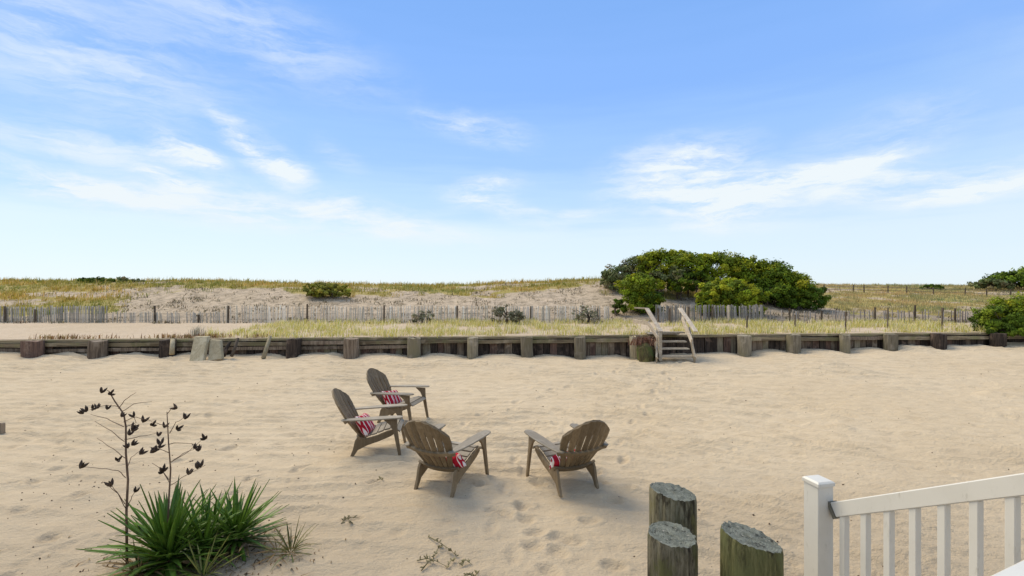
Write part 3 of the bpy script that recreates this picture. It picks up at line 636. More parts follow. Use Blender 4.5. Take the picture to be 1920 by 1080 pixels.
# left rail
A0, A1, A2 = P(1191, 577, 16.9), P(1213, 578.5, 15.75), P(1239, 622, 14.55)
rr('handrail', A1, A2, .13, .045); rr('handrail', A0, A1, .09, .05, 'stair')
rr('mid_rail', P(1188, 602, 16.9), P(1216, 606, 15.8), .05, .13); rr('mid_rail', P(1215, 606, 15.78), P(1234, 634, 14.9), .05, .12)
rr('post', P(1192, 624, 16.9), P(1192, 578, 16.9), .09, .09); rr('post', P(1213, 628, 15.75) , P(1213, 580, 15.75), .09, .09, 'stair')
rr('post', P(1238, 676, 14.5), P(1237.5, 624, 14.5), .09, .09, 'stair')
rr('brace', P(1228, 640, 15.2), P(1233, 668, 14.6), .05, .08, 'stair')
# right rail
rr('handrail', P(1275, 578, 15.75), P(1305, 622, 14.55), .13, .045)
rr('mid_rail', P(1279, 596, 15.7), P(1297, 640, 14.6), .05, .15)
rr('post', P(1276, 630, 15.75), P(1276, 580, 15.75), .09, .09, 'stair'); rr('post', P(1300, 678, 14.5), P(1300, 622, 14.5), .09, .09, 'stair')
rr('support_block', P(1268, 682, 14.9), P(1268, 672, 14.9), .1, .12, 'stair')
# board landing behind
for k in range(3):
    z = .86; MB().beam((SX - .6, 15.82 + k * .2, z), (SX + .42, 15.82 + k * .2, z), .17, .035, j=.004).build('tread', M['stair'], st, True)

# ------------------------------------------------------------------ adirondack chairs
def make_chair(label):
    t = empty('adirondack_chair', (0, 0, 0), label, 'chair', 'adirondack chairs set round on the sand')
    for s in (-1, 1):
        # front leg with triangular brace
        x = s * .335; o = [(.47, .548), (.655, .548), (.66, .40), (.718, 0), (.680, 0), (.602, .38), (.56, .47)]
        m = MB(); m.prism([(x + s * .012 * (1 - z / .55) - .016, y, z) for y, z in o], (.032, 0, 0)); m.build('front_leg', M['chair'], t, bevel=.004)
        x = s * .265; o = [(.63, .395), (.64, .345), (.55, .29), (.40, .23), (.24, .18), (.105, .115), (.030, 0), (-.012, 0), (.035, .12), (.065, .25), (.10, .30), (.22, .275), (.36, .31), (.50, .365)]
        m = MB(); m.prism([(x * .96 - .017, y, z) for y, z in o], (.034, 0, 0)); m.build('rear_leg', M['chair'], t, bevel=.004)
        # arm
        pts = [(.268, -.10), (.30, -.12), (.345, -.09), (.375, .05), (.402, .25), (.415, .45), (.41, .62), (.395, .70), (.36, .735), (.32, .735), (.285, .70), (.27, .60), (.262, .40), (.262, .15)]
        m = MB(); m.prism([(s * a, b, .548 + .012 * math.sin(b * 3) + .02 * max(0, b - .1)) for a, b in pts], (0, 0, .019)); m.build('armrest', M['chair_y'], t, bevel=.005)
    # seat slats
    ss = [(.665, .375, -35), (.595, .402, -4), (.505, .388, 12), (.415, .358, 18), (.325, .326, 17), (.235, .303, 12)]
    for y, z, a in ss:
        c, s_ = math.cos(R(a)), math.sin(R(a)); hw = .040 if a != -35 else .03; th = .011; x1 = .282 if y > .6 else .245
        q = []
        for zz in (-th, th):
            for xx, yy in ((-x1, -hw), (x1, -hw), (x1, hw), (-x1, hw)): q.append((xx, y + yy * c - zz * s_, z + yy * s_ + zz * c))
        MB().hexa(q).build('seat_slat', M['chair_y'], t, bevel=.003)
    # curved back
    b0 = Vector((0, .16, .235)); b1 = Vector((0, -.285, .935)); ax = (b1 - b0); nrm = Vector((0, ax.z, -ax.y)).normalized()
    def bp(x, tt, off):
        sag = -.035 * math.sin(math.pi * tt)
        p = b0 + ax * tt + nrm * (off + sag + .55 * x * x); return (x, p.y, p.z)
    def T(x): return 1 - .27 * (abs(x) / .315) ** 2.0
    for i in range(-3, 4):
        vs = []; MM = 11
        for k in range(MM + 1):
            row = []
            tt0 = k / MM
            sp_ = .058 + .033 * smooth(np.array(min(tt0 / .75, 1.))).item(); gap = (.007 + .015 * min(tt0 / .55, 1)) if tt0 < .80 else .0015
            xl, xr = i * sp_ - sp_ / 2 + gap / 2, i * sp_ + sp_ / 2 - gap / 2
            for xx, off in ((xl, 0), ((xl + xr) / 2, .006), (xr, 0), (xr, -.018), ((xl + xr) / 2, -.027), (xl, -.018)): row.append(bp(xx, tt0 * T(xx), off))
            vs += row
        fs = [(5, 4, 3, 2, 1, 0), tuple(MM * 6 + q for q in range(6))]
        for k in range(MM):
            for q in range(6): fs.append((k * 6 + q, k * 6 + (q + 1) % 6, k * 6 + 6 + (q + 1) % 6, k * 6 + 6 + q))
        MB().add(vs, fs).build('back_slat', M['chair'], t)
    def arc(name, tt, hw, h, off):
        vs = []; n = 12
        for k in range(n + 1):
            x = -hw + 2 * hw * k / n
            for o_, dt in ((off, -h), (off - .03, -h), (off - .03, h), (off, h)): p = bp(min(max(x, -.29), .29), tt + dt, o_); vs.append((x, p[1], p[2]))
        fs = [(0, 1, 2, 3), tuple(n * 4 + q for q in (3, 2, 1, 0))]
        for k in range(n):
            for q in range(4): fs.append((k * 4 + q, k * 4 + (q + 1) % 4, k * 4 + 4 + (q + 1) % 4, k * 4 + 4 + q))
        MB().add(vs, fs).build(name, M['chair'], t)
    arc('back_rail', .44, .335, .030, -.021); arc('back_rail', .08, .28, .035, -.021)
    return t
def place(o, x, y, d, z=None):
    o.location = (x, y, float(sand_z(x, y, True)) - .012 if z is None else z); o.rotation_euler = (0, 0, math.atan2(-d[0], d[1]))
chairs = [(-.925, 5.49, (.43, .90), 'brown adirondack chair seen from behind, left of the pair facing away'),
          (.80, 5.53, (-.41, .91), 'brown adirondack chair seen from behind standing alone at right'),
          (-2.31, 6.86, (.985, .13), 'adirondack chair facing right, nearer of the two side on chairs'),
          (-2.33, 8.56, (.97, -.22), 'adirondack chair facing right, farthest from the camera and nearest the bulkhead')]
# cushions
def cushion_mat():
    m, nt, b = base_mat('striped_cushion', .85, .15); L = nt.links.new
    tc = nt.nodes.new('ShaderNodeTexCoord'); sp = nt.nodes.new('ShaderNodeSeparateXYZ'); L(tc.outputs['Object'], sp.inputs[0])
    fr = math_n(nt, 'FRACT', math_n(nt, 'MULTIPLY', math_n(nt, 'ADD', sp.outputs[0], 5.02), 1 / .105))
    f1 = math_n(nt, 'MULTIPLY', math_n(nt, 'GREATER_THAN', fr, .60), math_n(nt, 'LESS_THAN', fr, .97)); f2 = math_n(nt, 'MULTIPLY', math_n(nt, 'GREATER_THAN', fr, .69), math_n(nt, 'LESS_THAN', fr, .80))
    f = math_n(nt, 'SUBTRACT', f1, f2, True)
    L(mixc(nt, f, (.40, .012, .03), (.78, .70, .66)), b.inputs['Base Color']); bump(nt, b, noise_n(nt, tc.outputs['Object'], 22, 4, .6), .25, .01); return m
M['cushion'] = cushion_mat()
def make_cushion():
    nu, nv = 21, 15; vs = []; fs = []
    for sgn in (1, -1):
        for j in range(nv):
            for i in range(nu):
                u = -1 + 2 * i / (nu - 1); v = -1 + 2 * j / (nv - 1)
                k = max(0, (1 - u ** 4)) ** .55 * max(0, (1 - v ** 4)) ** .55; pin = 1 - .10 * (1 - abs(u * v)) * (abs(u) ** 6 + abs(v) ** 6) * .5
                vs.append((u * .235 * (1 - .07 * (1 - v * v) * abs(u) ** 3) * pin, v * .165 * (1 - .09 * (1 - u * u) * abs(v) ** 3) * pin, sgn * (.075 * k + .003 * math.sin(9 * u + 5 * v) * k)))
    for s_ in range(2):
        b = s_ * nu * nv
        for j in range(nv - 1):
            for i in range(nu - 1):
                q = (b + j * nu + i, b + j * nu + i + 1, b + (j + 1) * nu + i + 1, b + (j + 1) * nu + i); fs.append(q if s_ == 0 else q[::-1])
    m = MB(); m.add(vs, fs)
    o = m.build('cushion', M['cushion'], sm=True); bm = bmesh.new(); bm.from_mesh(o.data); bmesh.ops.remove_doubles(bm, verts=bm.verts, dist=.0005); bm.to_mesh(o.data); bm.free(); return o
ch0 = make_chair(chairs[0][3]); cu0 = make_cushion()
clab = ['red and white striped cushion showing at the right side of the left back turned chair', 'red and white striped cushion showing at the left side of the right hand chair',
        'red and white striped cushion on the nearer of the two side on chairs', 'red and white striped cushion on the farthest chair']
CM = Matrix.Translation((.01, .165, .405)) @ Matrix.Rotation(R(-58 + 180), 4, 'X') @ Matrix.Rotation(R(10), 4, 'Z')
for i, (x, y, d, lab) in enumerate(chairs):
    c = ch0 if i == 0 else copy_tree(ch0); place(c, x, y, d); c['label'] = lab
    q = cu0 if i == 0 else cu0.copy()
    if i: COL.objects.link(q)
    mw = Matrix.Translation(c.location) @ Matrix.Rotation(c.rotation_euler.z, 4, 'Z')
    loc = CM.copy()
    if i < 2: loc = Matrix.Translation((.10 if i == 0 else -.10, .01, -.05)) @ CM
    q.matrix_world = mw @ loc
    if i < 2: q.scale = (.92, .60, .9)
    tag(q, clab[i], 'cushion', 'striped cushions on the chairs')

# ------------------------------------------------------------------ foreground pilings
def pile_mat(name, c1, c2, c3, moss, mossf):
    m, nt, b = base_mat(name, .9, .2); L = nt.links.new; tc = nt.nodes.new('ShaderNodeTexCoord'); v = tc.outputs['Object']
    g = noise_n(nt, v, 50, 8, .75, (1, 1, .11)); g2 = noise_n(nt, v, 13, 7, .7, (1, 1, .25), (3, 1, 0)); p = noise_n(nt, v, 7, 5, .6, (1, 1, .5), (1, 5, 0))
    col = mixc(nt, mapr(nt, g, .35, .62), c1, c2); col = mixc(nt, mapr(nt, g2, .48, .62), col, c3); col = mixc(nt, mapr(nt, p, *mossf), col, moss)
    L(col, b.inputs['Base Color']); bump(nt, b, math_n(nt, 'ADD', g, math_n(nt, 'MULTIPLY', g2, 1.5)), .9, .012); return m
def top_mat():
    m, nt, b = base_mat('piling_top', .9, .2); L = nt.links.new; tc = nt.nodes.new('ShaderNodeTexCoord'); v = tc.outputs['Object']
    sp = nt.nodes.new('ShaderNodeSeparateXYZ'); L(v, sp.inputs[0])
    r = math_n(nt, 'SQRT', math_n(nt, 'ADD', math_n(nt, 'MULTIPLY', sp.outputs[0], sp.outputs[0]), math_n(nt, 'MULTIPLY', sp.outputs[1], sp.outputs[1])))
    n1 = noise_n(nt, v, 22, 7, .7); n2 = noise_n(nt, v, 60, 5, .7, (1, 1, 1), (2, 2, 2)); rings = math_n(nt, 'SINE', math_n(nt, 'ADD', math_n(nt, 'MULTIPLY', r, 420), math_n(nt, 'MULTIPLY', n1, 9)))
    col = mixc(nt, mapr(nt, n1, .35, .65), (.10, .108, .088), (.19, .20, .165)); col = mixc(nt, mapr(nt, rings, -.2, 1, 0, .35), col, (.09, .09, .075))
    col = mixc(nt, mapr(nt, n2, .58, .68, 0, .85), col, (.36, .33, .28)); col = mixc(nt, mapr(nt, noise_n(nt, v, 30, 5, .7, (1, 1, 1), (5, 0, 0)), .55, .64, 0, .9), col, (.03, .028, .024))
    L(col, b.inputs['Base Color']); bump(nt, b, math_n(nt, 'ADD', math_n(nt, 'MULTIPLY', rings, .25), n2), .45, .006); return m
M['ptop'] = top_mat()
M['p1'] = pile_mat('piling_grey', (.25, .225, .15), (.135, .12, .07), (.045, .037, .022), (.17, .155, .06), (.50, .66))
M['p2'] = pile_mat('piling_dark', (.20, .18, .125), (.085, .075, .048), (.032, .026, .018), (.10, .10, .04), (.5, .66))
M['p3'] = pile_mat('piling_mossy', (.20, .19, .085), (.09, .09, .035), (.035, .03, .016), (.13, .135, .055), (.42, .66))
def piling(label, px, pyc, Y_, wpx, mat, tilt, seed):
    r = wpx / F * Y_ / 2; x = world_x(px, Y_); zt = world_z(pyc, Y_); rs = np.random.RandomState(seed)
    t = empty('piling', (x, Y_, 0), label, 'post'); seg = 72; nz = 40; vs = []; th = np.arange(seg) / seg * 2 * np.pi
    prof = 1 + .035 * np.sin(2 * th + seed) + .02 * np.sin(3 * th + 2 * seed) + .008 * rs.normal(size=seg)
    cr = np.zeros(seg); deep = np.zeros(seg)
    for _ in range(11):
        c = rs.randint(seg); cr[c] += rs.uniform(.03, .09); cr[(c + 1) % seg] += .02
    for k in range(nz + 1):
        f = k / nz; z = -.35 + (zt + .35) * f
        for q in range(seg):
            a = th[q]; cd = cr[q] * (.4 + .6 * math.sin(5 * f + q) ** 2) * min(1, f * 1.6); rr_ = r * (prof[q] - cd) * (1 + .03 * (1 - f)); rr_ *= 1 - .035 * (k == nz)
            xx, yy = rr_ * math.cos(a), rr_ * math.sin(a); dz = (tilt[0] * xx + tilt[1] * yy) * smooth(np.array((f - .55) / .45)).item()
            vs.append((xx, yy, z + dz + (.003 * rs.normal() if k == nz else 0)))
    fs = []
    for k in range(nz):
        for q in range(seg): fs.append((k * seg + q, k * seg + (q + 1) % seg, (k + 1) * seg + (q + 1) % seg, (k + 1) * seg + q))
    m = MB(); m.add(vs, fs); m.build('trunk', mat, t, sm=True)
    # cut top face with fine relief, a little inside the rim
    ring = vs[nz * seg:]; tv = []; tf = []; NR = 9
    for j in range(NR + 1):
        k = 1 - j / (NR + 1)
        for q in range(seg):
            p = ring[q]; tv.append((p[0] * k, p[1] * k, zt + (p[2] - zt) * k + (rs.uniform(-.0025, .0025) if j else .0) - (.006 if j > 1 else 0)))
    tv.append((0, 0, zt - .006))
    for j in range(NR):
        for q in range(seg): tf.append((j * seg + q, j * seg + (q + 1) % seg, (j + 1) * seg + (q + 1) % seg, (j + 1) * seg + q))
    for q in range(seg): tf.append((NR * seg + q, NR * seg + (q + 1) % seg, len(tv) - 1))
    m = MB(); m.add(tv, tf); m.build('cut_top', M['ptop'], t, sm=True)
    return t
piling('grey round timber piling, farthest of the three, behind a darker one', 1262, 921, 3.12, 82, M['p1'], (-.13, .0), 3)
piling('dark timber piling with speckled top standing in front of the grey one', 1260, 1001, 2.78, 92, M['p2'], (-.06, .02), 5)
pg = piling('mossy green timber piling with sloping top, right of the other two', 1407, 1006, 2.72, 103, M['p3'], (-.24, .02), 8)

# ------------------------------------------------------------------ white railing
def white_mat():
    m, nt, b = base_mat('white_vinyl', .38, .45); L = nt.links.new; tc = nt.nodes.new('ShaderNodeTexCoord'); v = tc.outputs['Object']
    col = mixc(nt, mapr(nt, noise_n(nt, v, 4, 6, .6), .4, .75, 0, .5), (.62, .59, .52), (.54, .51, .44)); col = mixc(nt, mapr(nt, noise_n(nt, v, 30, 6, .7, (1, 1, .3)), .58, .74, 0, .6), col, (.40, .37, .30))
    L(col, b.inputs['Base Color']); bump(nt, b, noise_n(nt, v, 60, 3, .5), .06, .003); return m
M['white'] = white_mat()
m_, nt_, b_ = base_mat('bracket', .5, .4); b_.inputs['Base Color'].default_value = (.15, .135, .10, 1); M['bracket'] = m_
wr = empty('stair_railing', (1.96, 3.0, 0), 'white vinyl stair railing with square post and balusters at lower right', 'railing')
RZ = -.10
def rbox(name, cx, cy, hw, hd, z0, z1, mat='white', bev=.004, rz=-.21):
    c, s_ = math.cos(rz), math.sin(rz); q = [(cx + a * c - b * s_, cy + a * s_ + b * c, z) for z in (z0, z1) for a, b in ((-hw, -hd), (hw, -hd), (hw, hd), (-hw, hd))]
    return MB().hexa(q).build(name, M[mat], wr, True, bevel=bev)
ang = math.atan2(.21, .96)   # railing runs towards the camera and right
pz = 1.155
rbox('post', 1.958, 3.0, .057, .057, -.3, pz, rz=ang)
c, s_ = math.cos(ang), math.sin(ang); cx, cy = 1.958, 3.0
def rq(h, z): return [(cx + a * c - b * s_, cy + a * s_ + b * c, z) for a, b in ((-h, -h), (h, -h), (h, h), (-h, h))]
MB().add(rq(.064, pz - .004) + rq(.064, pz + .018) + rq(.052, pz + .028), [(3, 2, 1, 0), (8, 9, 10, 11)] + [(i + o, (i + 1) % 4 + o, (i + 1) % 4 + 4 + o, i + 4 + o) for o in (0, 4) for i in range(4)]).build('post_cap', M['white'], wr, True, bevel=.002)
Dv = Vector((.21, -.96, .57)); S0 = Vector((2.02, 2.915, .995)) - Dv * .02
def rp(t): return Vector((2.005, 3.0, .975)) + Dv * t
MB().beam(rp(.075), rp(1.9), .05, .086).build('top_rail', M['white'], wr, True, bevel=.005)
MB().beam(rp(.075) + Vector((0, 0, -.74)), rp(1.9) + Vector((0, 0, -.74)), .05, .08).build('bottom_rail', M['white'], wr, True, bevel=.005)
MB().beam(rp(.058), rp(.0745), .064, .10).build('bracket', M['bracket'], wr, True)
for k in range(13):
    t_ = .135 + .139 * k; p = rp(t_); rbox('baluster', p.x, p.y, .019, .019, p.z - .71, p.z - .04, bev=.003, rz=ang)
p = rp(1.95); rbox('post', p.x, p.y, .060, .060, 0, p.z + .2, rz=ang)
# near deck railing whose cap crosses the lower right corner
dr = empty('deck_railing', (1.2, 1.1, 0), 'white flat topped deck railing cap filling the lower right corner', 'railing')
u = Vector((.16, .07, 0)).normalized(); nrm = Vector((u.y, -u.x, 0)); e0 = Vector((.99, .98, 1.80)); 
def cap_pt(s, o, z): return e0 + u * s + nrm * o + Vector((0, 0, z))
def capbox(name, s0, s1, o0, o1, z0, z1, bev=.006): 
    q = [cap_pt(a, b, z) for z in (z0, z1) for a, b in ((s0, o1), (s1, o1), (s1, o0), (s0, o0))]; MB().hexa(q).build(name, M['white'], dr, True, bevel=bev)
capbox('cap_board', -.25, 1.05, 0, .14, -.035, 0); capbox('top_rail', -.25, 1.05, .04, .10, -.10, -.037, .003); capbox('bottom_rail', -.25, 1.05, .04, .10, -.86, -.80, .003)
for s0 in (-.3, 1.055): capbox('post', s0 - .05, s0 + .05, .02, .12, -1.8, -.0, .004)
for k in range(10): capbox('baluster', -.16 + .12 * k - .018, -.16 + .12 * k + .018, .052, .088, -.8, -.10, .003)

# ------------------------------------------------------------------ yuccas
def leaf_mat(name, a, b_, edge, rough=.42):
    m, nt, b = base_mat(name, rough, .4); L = nt.links.new; tc = nt.nodes.new('ShaderNodeTexCoord'); oi = nt.nodes.new('ShaderNodeObjectInfo'); v = tc.outputs['Object']
    col = mixc(nt, oi.outputs['Random'], a, b_); col = mixc(nt, mapr(nt, noise_n(nt, v, 8, 5, .6), .5, .8, 0, .6), col, edge)
    st_ = noise_n(nt, v, 60, 3, .6, (1, .03, 1)); col = mixc(nt, mapr(nt, st_, .5, .8, 0, .3), col, edge)
    L(col, b.inputs['Base Color']); tr = nt.nodes.new('ShaderNodeBsdfTranslucent'); L(col, tr.inputs[0]); mx = nt.nodes.new('ShaderNodeMixShader'); mx.inputs[0].default_value = .22
    L(b.outputs[0], mx.inputs[1]); L(tr.outputs[0], mx.inputs[2]); L(mx.outputs[0], nt.nodes['Material Output'].inputs[0]); return m
M['yg'] = leaf_mat('yucca_green', (.08, .17, .018), (.15, .27, .03), (.24, .29, .05))
M['yo'] = leaf_mat('yucca_olive', (.14, .16, .04), (.20, .19, .06), (.25, .20, .09))
M['yd'] = leaf_mat('yucca_dead', (.26, .17, .07), (.36, .24, .11), (.20, .12, .06), .8)
M['yt'] = leaf_mat('yucca_yellow', (.26, .29, .06), (.32, .32, .09), (.35, .30, .13), .5)
def leaf_mesh(L_, W_, bend, mat, k):
    n = 7; vs = []; fs = []
    for i in range(n + 1):
        t_ = i / n; w = W_ * (.55 + 1.0 * t_ - 1.6 * t_ ** 2.2) if t_ < 1 else 0; w = max(w, .0008); y_ = L_ * (t_ - .12 * bend * t_ ** 2); z_ = -bend * L_ * t_ ** 2.2 * .45
        vs += [(-w, y_, z_ + w * .35), (0, y_, z_ - .002), (w, y_, z_ + w * .35), (0, y_, z_ - .0045)]
    for i in range(n):
        a = 4 * i; fs += [(a, a + 1, a + 5, a + 4), (a + 1, a + 2, a + 6, a + 5), (a + 2, a + 3, a + 7, a + 6), (a + 3, a, a + 4, a + 7)]
    me = bpy.data.meshes.new('leaf'); me.from_pydata(vs, [], fs); me.materials.append(mat); me.polygons.foreach_set('use_smooth', [True] * len(fs)); return me
LM = {k: [leaf_mesh(L_, W_, b, M[k], 0) for L_, W_, b in ((.56, .030, .06), (.51, .032, .45), (.58, .027, .03), (.46, .030, .85))] for k in ('yg', 'yo', 'yd', 'yt')}
def rosette(t, c, n, scale, els, kinds, azr=(0, 360), wscale=1.):
    for i in range(n):
        az = R(azr[0] + (azr[1] - azr[0]) * ((i * .618034) % 1) + random.uniform(-8, 8)); f = (i + .5) / n; el = R(els[0] + (els[1] - els[0]) * f + random.uniform(-7, 7))
        k = kinds[0] if f > kinds[2] else random.choice(kinds[1]); me = random.choice(LM[k]); o = bpy.data.objects.new('leaf', me); s = scale * random.uniform(.8, 1.08)
        o.location = Vector(c) + Vector((math.cos(az) * .03, math.sin(az) * .03, f * .12 * scale)); d = Vector((math.cos(az) * math.cos(el), math.sin(az) * math.cos(el), math.sin(el)))
        q = d.to_track_quat('Y', 'Z'); o.rotation_mode = 'QUATERNION'; o.rotation_quaternion = q; o.scale = (s * wscale, s, s); link(o, t)
M['stalk'] = wood_mat('dry_stalk', (.16, .10, .065), (.09, .058, .04), (.22, .15, .09), 'Z', 8, .8, .4)
M['pod'] = wood_mat('dark_seed_pod', (.055, .034, .022), (.028, .018, .012), (.085, .055, .035), 'Z', 20, .6, .4)
def pod_mesh():
    m = MB()
    for k in range(3):
        a = 2 * math.pi * k / 3; o = Vector((math.cos(a), math.sin(a), 0)); pts = [Vector((0, 0, 0)), o * .010 + Vector((0, 0, .014)), o * .018 + Vector((0, 0, .030)), o * .026 + Vector((0, 0, .046))]
        m.tube(pts, [.004, .0095, .0085, .0015], 6)
    me = bpy.data.meshes.new('seed_pod'); me.from_pydata([tuple(p) for p in m.v], [], m.f); me.materials.append(M['pod']); return me
PM = pod_mesh()
def stalk(t, pts_px, Y_, r0, r1, branches, pods, seed):
    """pixel-guided stalk in the plane at distance Y_, branches with their own depth"""
    o0 = Vector(t.location); W = [Vector((world_x(a, Y_), Y_, world_z(b, Y_))) for a, b in pts_px]
    n = len(W); st_ = MB().tube([p - o0 for p in W], [r0 + (r1 - r0) * i / (n - 1) for i in range(n)], 8).build('flower_stalk', M['stalk'], t, sm=True)
    for br in branches:
        dy = random.uniform(-.18, .18); Q = [Vector((world_x(a, Y_ + dy * i / (len(br) - 1)), Y_ + dy * i / (len(br) - 1), world_z(b, Y_ + dy * i / (len(br) - 1)))) for i, (a, b) in enumerate(br)]
        fine = []
        for i in range(len(Q) - 1):
            for k in range(3): fine.append(Q[i].lerp(Q[i + 1], k / 3) + Vector((random.uniform(-.004, .004), 0, random.uniform(-.004, .004))))
        fine.append(Q[-1]); MB().tube([p - o0 for p in fine], [.0034 - .0018 * i / (len(fine) - 1) for i in range(len(fine))], 5).build('twig', M['stalk'], st_)
    for (px, py, s) in pods:
        q = bpy.data.objects.new('seed_pod', PM); yy = Y_ + random.uniform(-.06, .06); q.location = Vector((world_x(px, yy), yy, world_z(py + 6, yy))) - o0
        q.rotation_euler = (random.uniform(-.7, .7), random.uniform(-.9, .9), random.uniform(0, 6)); q.scale = (s * 1.05,) * 3; link(q, st_)
yx, yy_ = at_px(312, 1066)
y1 = empty('yucca', (yx, yy_, float(sand_z(yx, yy_, True))), 'large spiky green yucca with two dried seed stalks at lower left', 'yucca')
rosette(y1, (.02, 0, .05), 130, 1.07, (-2, 80), ('yg', ['yg', 'yg', 'yo'], .12)); rosette(y1, (-.12, -.1, .0), 34, .66, (-10, 25), ('yd', ['yd', 'yo', 'yd'], .2))
rosette(y1, (.24, .12, .06), 50, .86, (8, 70), ('yg', ['yg'], .1))
Yk = yy_ - .1
stalk(y1, [(238, 1056), (237, 960), (240, 900), (236, 850), (236, 800), (232, 776), (215, 752), (204, 733)], Yk, .010, .004,
      [[(236, 896), (222, 882), (190, 878), (152, 876)], [(234, 945), (218, 922), (205, 905)], [(237, 880), (246, 858), (262, 846)], [(233, 828), (208, 808), (178, 790)], [(233, 800), (200, 785), (170, 777)],
       [(236, 860), (212, 842), (182, 822)], [(233, 825), (262, 818), (295, 812)], [(228, 773), (250, 757), (285, 753)], [(222, 765), (240, 745), (255, 736)], [(240, 950), (248, 930), (256, 915)],
       [(232, 790), (255, 782), (285, 790)], [(222, 762), (200, 760), (168, 768)], [(236, 800), (256, 792), (250, 780)], [(238, 958), (222, 925), (192, 903)]],
      [(190, 731, 1.), (206, 734, 1.), (162, 766, 1.), (174, 762, 1.), (182, 760, .9), (156, 770, .9), (201, 762, .8), (228, 776, .8), (251, 776, .9), (268, 786, 1.1), (285, 792, 1.), (247, 802, 1.1), (243, 810, 1.), (248, 798, 1.),
       (247, 829, 1.), (240, 834, .9), (262, 846, 1.1), (221, 858, 1.), (150, 872, 1.2), (209, 906, 1.2), (254, 917, .9), (297, 812, .8), (282, 843, .9), (291, 841, .9)], 1)
stalk(y1, [(315, 1062), (314, 1000), (317, 930), (320, 880), (316, 830), (314, 790), (313, 772)], Yk + .12, .009, .003,
      [[(313, 776), (320, 768), (331, 760)], [(318, 812), (330, 792), (348, 782)], [(318, 832), (340, 830), (370, 834)], [(320, 866), (345, 850), (370, 840)], [(320, 910), (340, 896), (385, 872)],
       [(318, 850), (300, 842), (280, 838)], [(316, 800), (300, 795), (285, 792)], [(318, 905), (308, 890), (306, 880)], [(317, 900), (302, 880), (285, 868)], [(322, 866), (352, 848), (385, 818)]],
      [(332, 760, 1.), (347, 780, 1.1), (332, 800, 1.1), (308, 796, 1.), (301, 828, 1.2), (298, 834, 1.), (384, 818, 1.1), (363, 835, .9), (372, 840, 1.1), (376, 870, 1.2), (370, 873, 1.), (353, 884, 1.1), (306, 878, 1.2), (303, 882, 1.), (288, 840, 1.)], 2)
x2, y2_ = at_px(436, 1022)
y2 = empty('yucca', (x2, y2_, float(sand_z(x2, y2_, True))), 'dense green yucca without a stalk just right of the largest one', 'yucca')
rosette(y2, (.03, 0, .05), 110, .80, (0, 72), ('yg', ['yg', 'yo'], .12)); rosette(y2, (.15, -.05, .02), 14, .6, (-5, 20), ('yd', ['yd', 'yo'], .3)); rosette(y2, (-.22, .05, .04), 40, .8, (8, 68), ('yg', ['yg'], .1))
x3, y3_ = at_px(545, 1038)
y3 = empty('yucca', (x3, y3_, float(sand_z(x3, y3_, True))), 'small thin leaved olive yucca at the right of the group', 'yucca')
rosette(y3, (0, 0, .02), 34, .50, (5, 80), ('yo', ['yo', 'yg'], .2), wscale=.5); rosette(y3, (-.12, 0, .01), 16, .42, (-5, 25), ('yd', ['yd', 'yt'], .3), wscale=.6)
x4, y4_ = at_px(380, 1088)
y4 = empty('yucca', (x4, y4_, float(sand_z(x4, y4_, True))), 'yellowing yucca offset leaning right at the bottom edge', 'yucca')
rosette(y4, (0, 0, .02), 24, .52, (10, 75), ('yt', ['yt', 'yd'], .2), wscale=.8)
x5, y5_ = at_px(262, 1084)
y5 = empty('yucca', (x5, y5_, float(sand_z(x5, y5_, True))), 'mostly dead brown yucca offset at the bottom edge', 'yucca')
rosette(y5, (0, 0, .02), 26, .45, (5, 75), ('yd', ['yd', 'yo'], .3), wscale=.7)
# litter under the yuccas
n = 420; lx = rng.normal(-2.75, .5, n); ly = rng.normal(4.15, .22, n) ; lz = sand_z(lx, ly, True) + .01
tag(blades('leaf_litter', np.stack([lx, ly, lz], -1), rng.uniform(.006, .016, n), rng.uniform(.008, .018, n), pal(n, [(.28, .18, .08), (.18, .11, .06), (.34, .25, .13), (.10, .07, .04)]), 8.), 'dead brown leaf litter under the yuccas', 'leaf litter', None, 'stuff')

# ------------------------------------------------------------------ small things on the sand
def sprig(label, segs, h, col):
    P0 = at_px(*segs[0][0]); g = float(sand_z(P0[0], P0[1], True)); t = empty('sand_sprig', (P0[0], P0[1], g), label, 'weed')
    for s in segs:
        pts = []; m = MB()
        for i, (a, b) in enumerate(s):
            x_, y_ = at_px(a, b); pts.append((x_, y_, float(sand_z(x_, y_, True)) + .012 + h * math.sin(math.pi * i / (len(s) - 1)) * .6))
        m.tube(pts, [.006 - .004 * i / (len(s) - 1) for i in range(len(s))], 5)
        for i in range(len(s) * 3):
            k = random.random() * (len(s) - 1); j = int(k); p = Vector(pts[j]).lerp(Vector(pts[min(j + 1, len(s) - 1)]), k - j); d = Vector((random.uniform(-1, 1), random.uniform(-1, 1), random.uniform(0, .8))).normalized() * random.uniform(.02, .05)
            m.tube([p, p + d * .6, p + d], [.004, .007, .001], 4)
        m.build('stem', col, t, True)
M['sprig'] = wood_mat('olive_sprig', (.26, .225, .11), (.18, .145, .08), (.32, .27, .15), 'Z', 10, .8, .3)
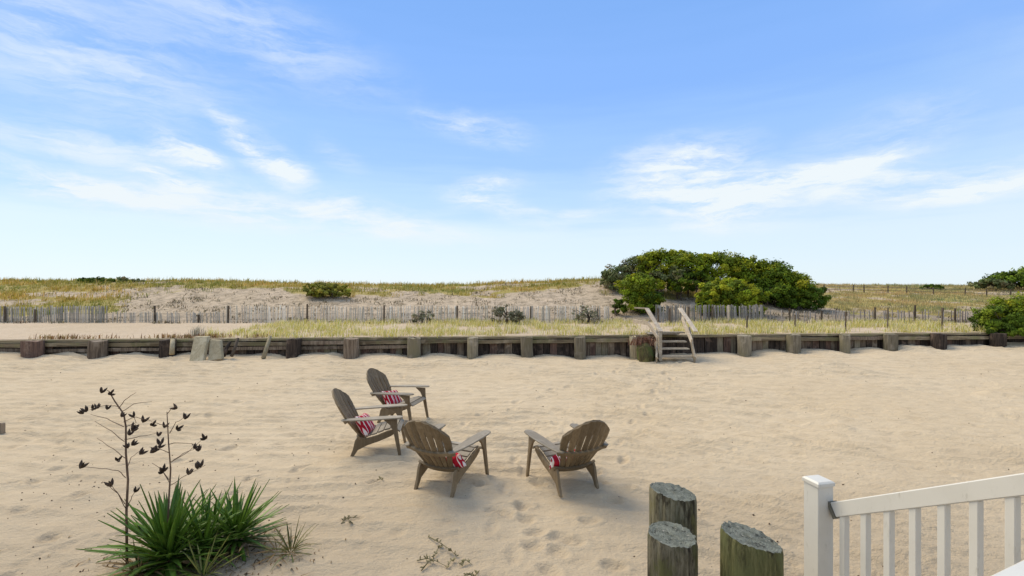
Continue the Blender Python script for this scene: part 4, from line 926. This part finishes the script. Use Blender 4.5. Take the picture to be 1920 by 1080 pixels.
sprig('forked olive sprig lying on sand, upper of the bottom middle pair', [[(803, 1005), (818, 1015), (828, 1022), (845, 1030), (856, 1036)], [(812, 1038), (822, 1028), (828, 1020)]], .04, M['sprig'])
sprig('low creeping olive sprig below the forked one', [[(782, 1043), (800, 1044), (815, 1048), (838, 1054)], [(790, 1062), (805, 1050), (812, 1045)], [(838, 1056), (846, 1046), (850, 1044)]], .04, M['sprig'])
sprig('small leafy weed at the bottom edge right of the creeping sprig', [[(866, 1052), (872, 1046), (885, 1050)], [(862, 1078), (875, 1074), (890, 1076), (898, 1064)], [(868, 1082), (880, 1074), (895, 1082)]], .05, M['sprig'])
sprig('tiny dry twig on sand below the nearer side on chair', [[(708, 902), (714, 904), (718, 908)]], .03, M['sprig'])
sprig('small dry tuft lying on sand between yucca and left chair', [[(640, 985), (652, 976), (672, 974)], [(645, 972), (652, 982), (662, 986)]], .03, M['sprig'])
# scattered grit, shells and seaweed bits
m = MB()
for k in range(380):
    yy = 2.6 + 12 * random.random() ** 1.8; xx = random.uniform(-1.12, 1.12) * yy
    if k < 150: xx = random.uniform(-7, -2.5); yy = random.uniform(3.2, 7.5)
    z = float(sand_z(xx, yy, True)) + .004; s = random.uniform(.003, .0085) * (1 + yy / 14); a = random.uniform(0, 3)
    vs = [(xx + s * math.cos(a + q * 1.57) * random.uniform(.6, 1.6), yy + s * math.sin(a + q * 1.57) * random.uniform(.6, 1.3), z) for q in range(4)] + [(xx, yy, z + s * .9), (xx, yy, z - s)]
    m.add(vs, [(0, 1, 4), (1, 2, 4), (2, 3, 4), (3, 0, 4), (1, 0, 5), (2, 1, 5), (3, 2, 5), (0, 3, 5)])
tag(m.build('beach_debris', M['pod2'] if 'pod2' in M else M['stalk']), 'tiny dark seaweed and shell bits scattered on the sand', 'debris', None, 'stuff')
# timber block at the left edge
m = MB().box(-8.75, -8.30, 7.65, 7.69, -.2, .19, .008); tag(m.build('timber_block', M['old'], loc=(-8.3, 7.7, 0), bevel=.01), 'dark end of a timber block at the left picture edge', 'timber')
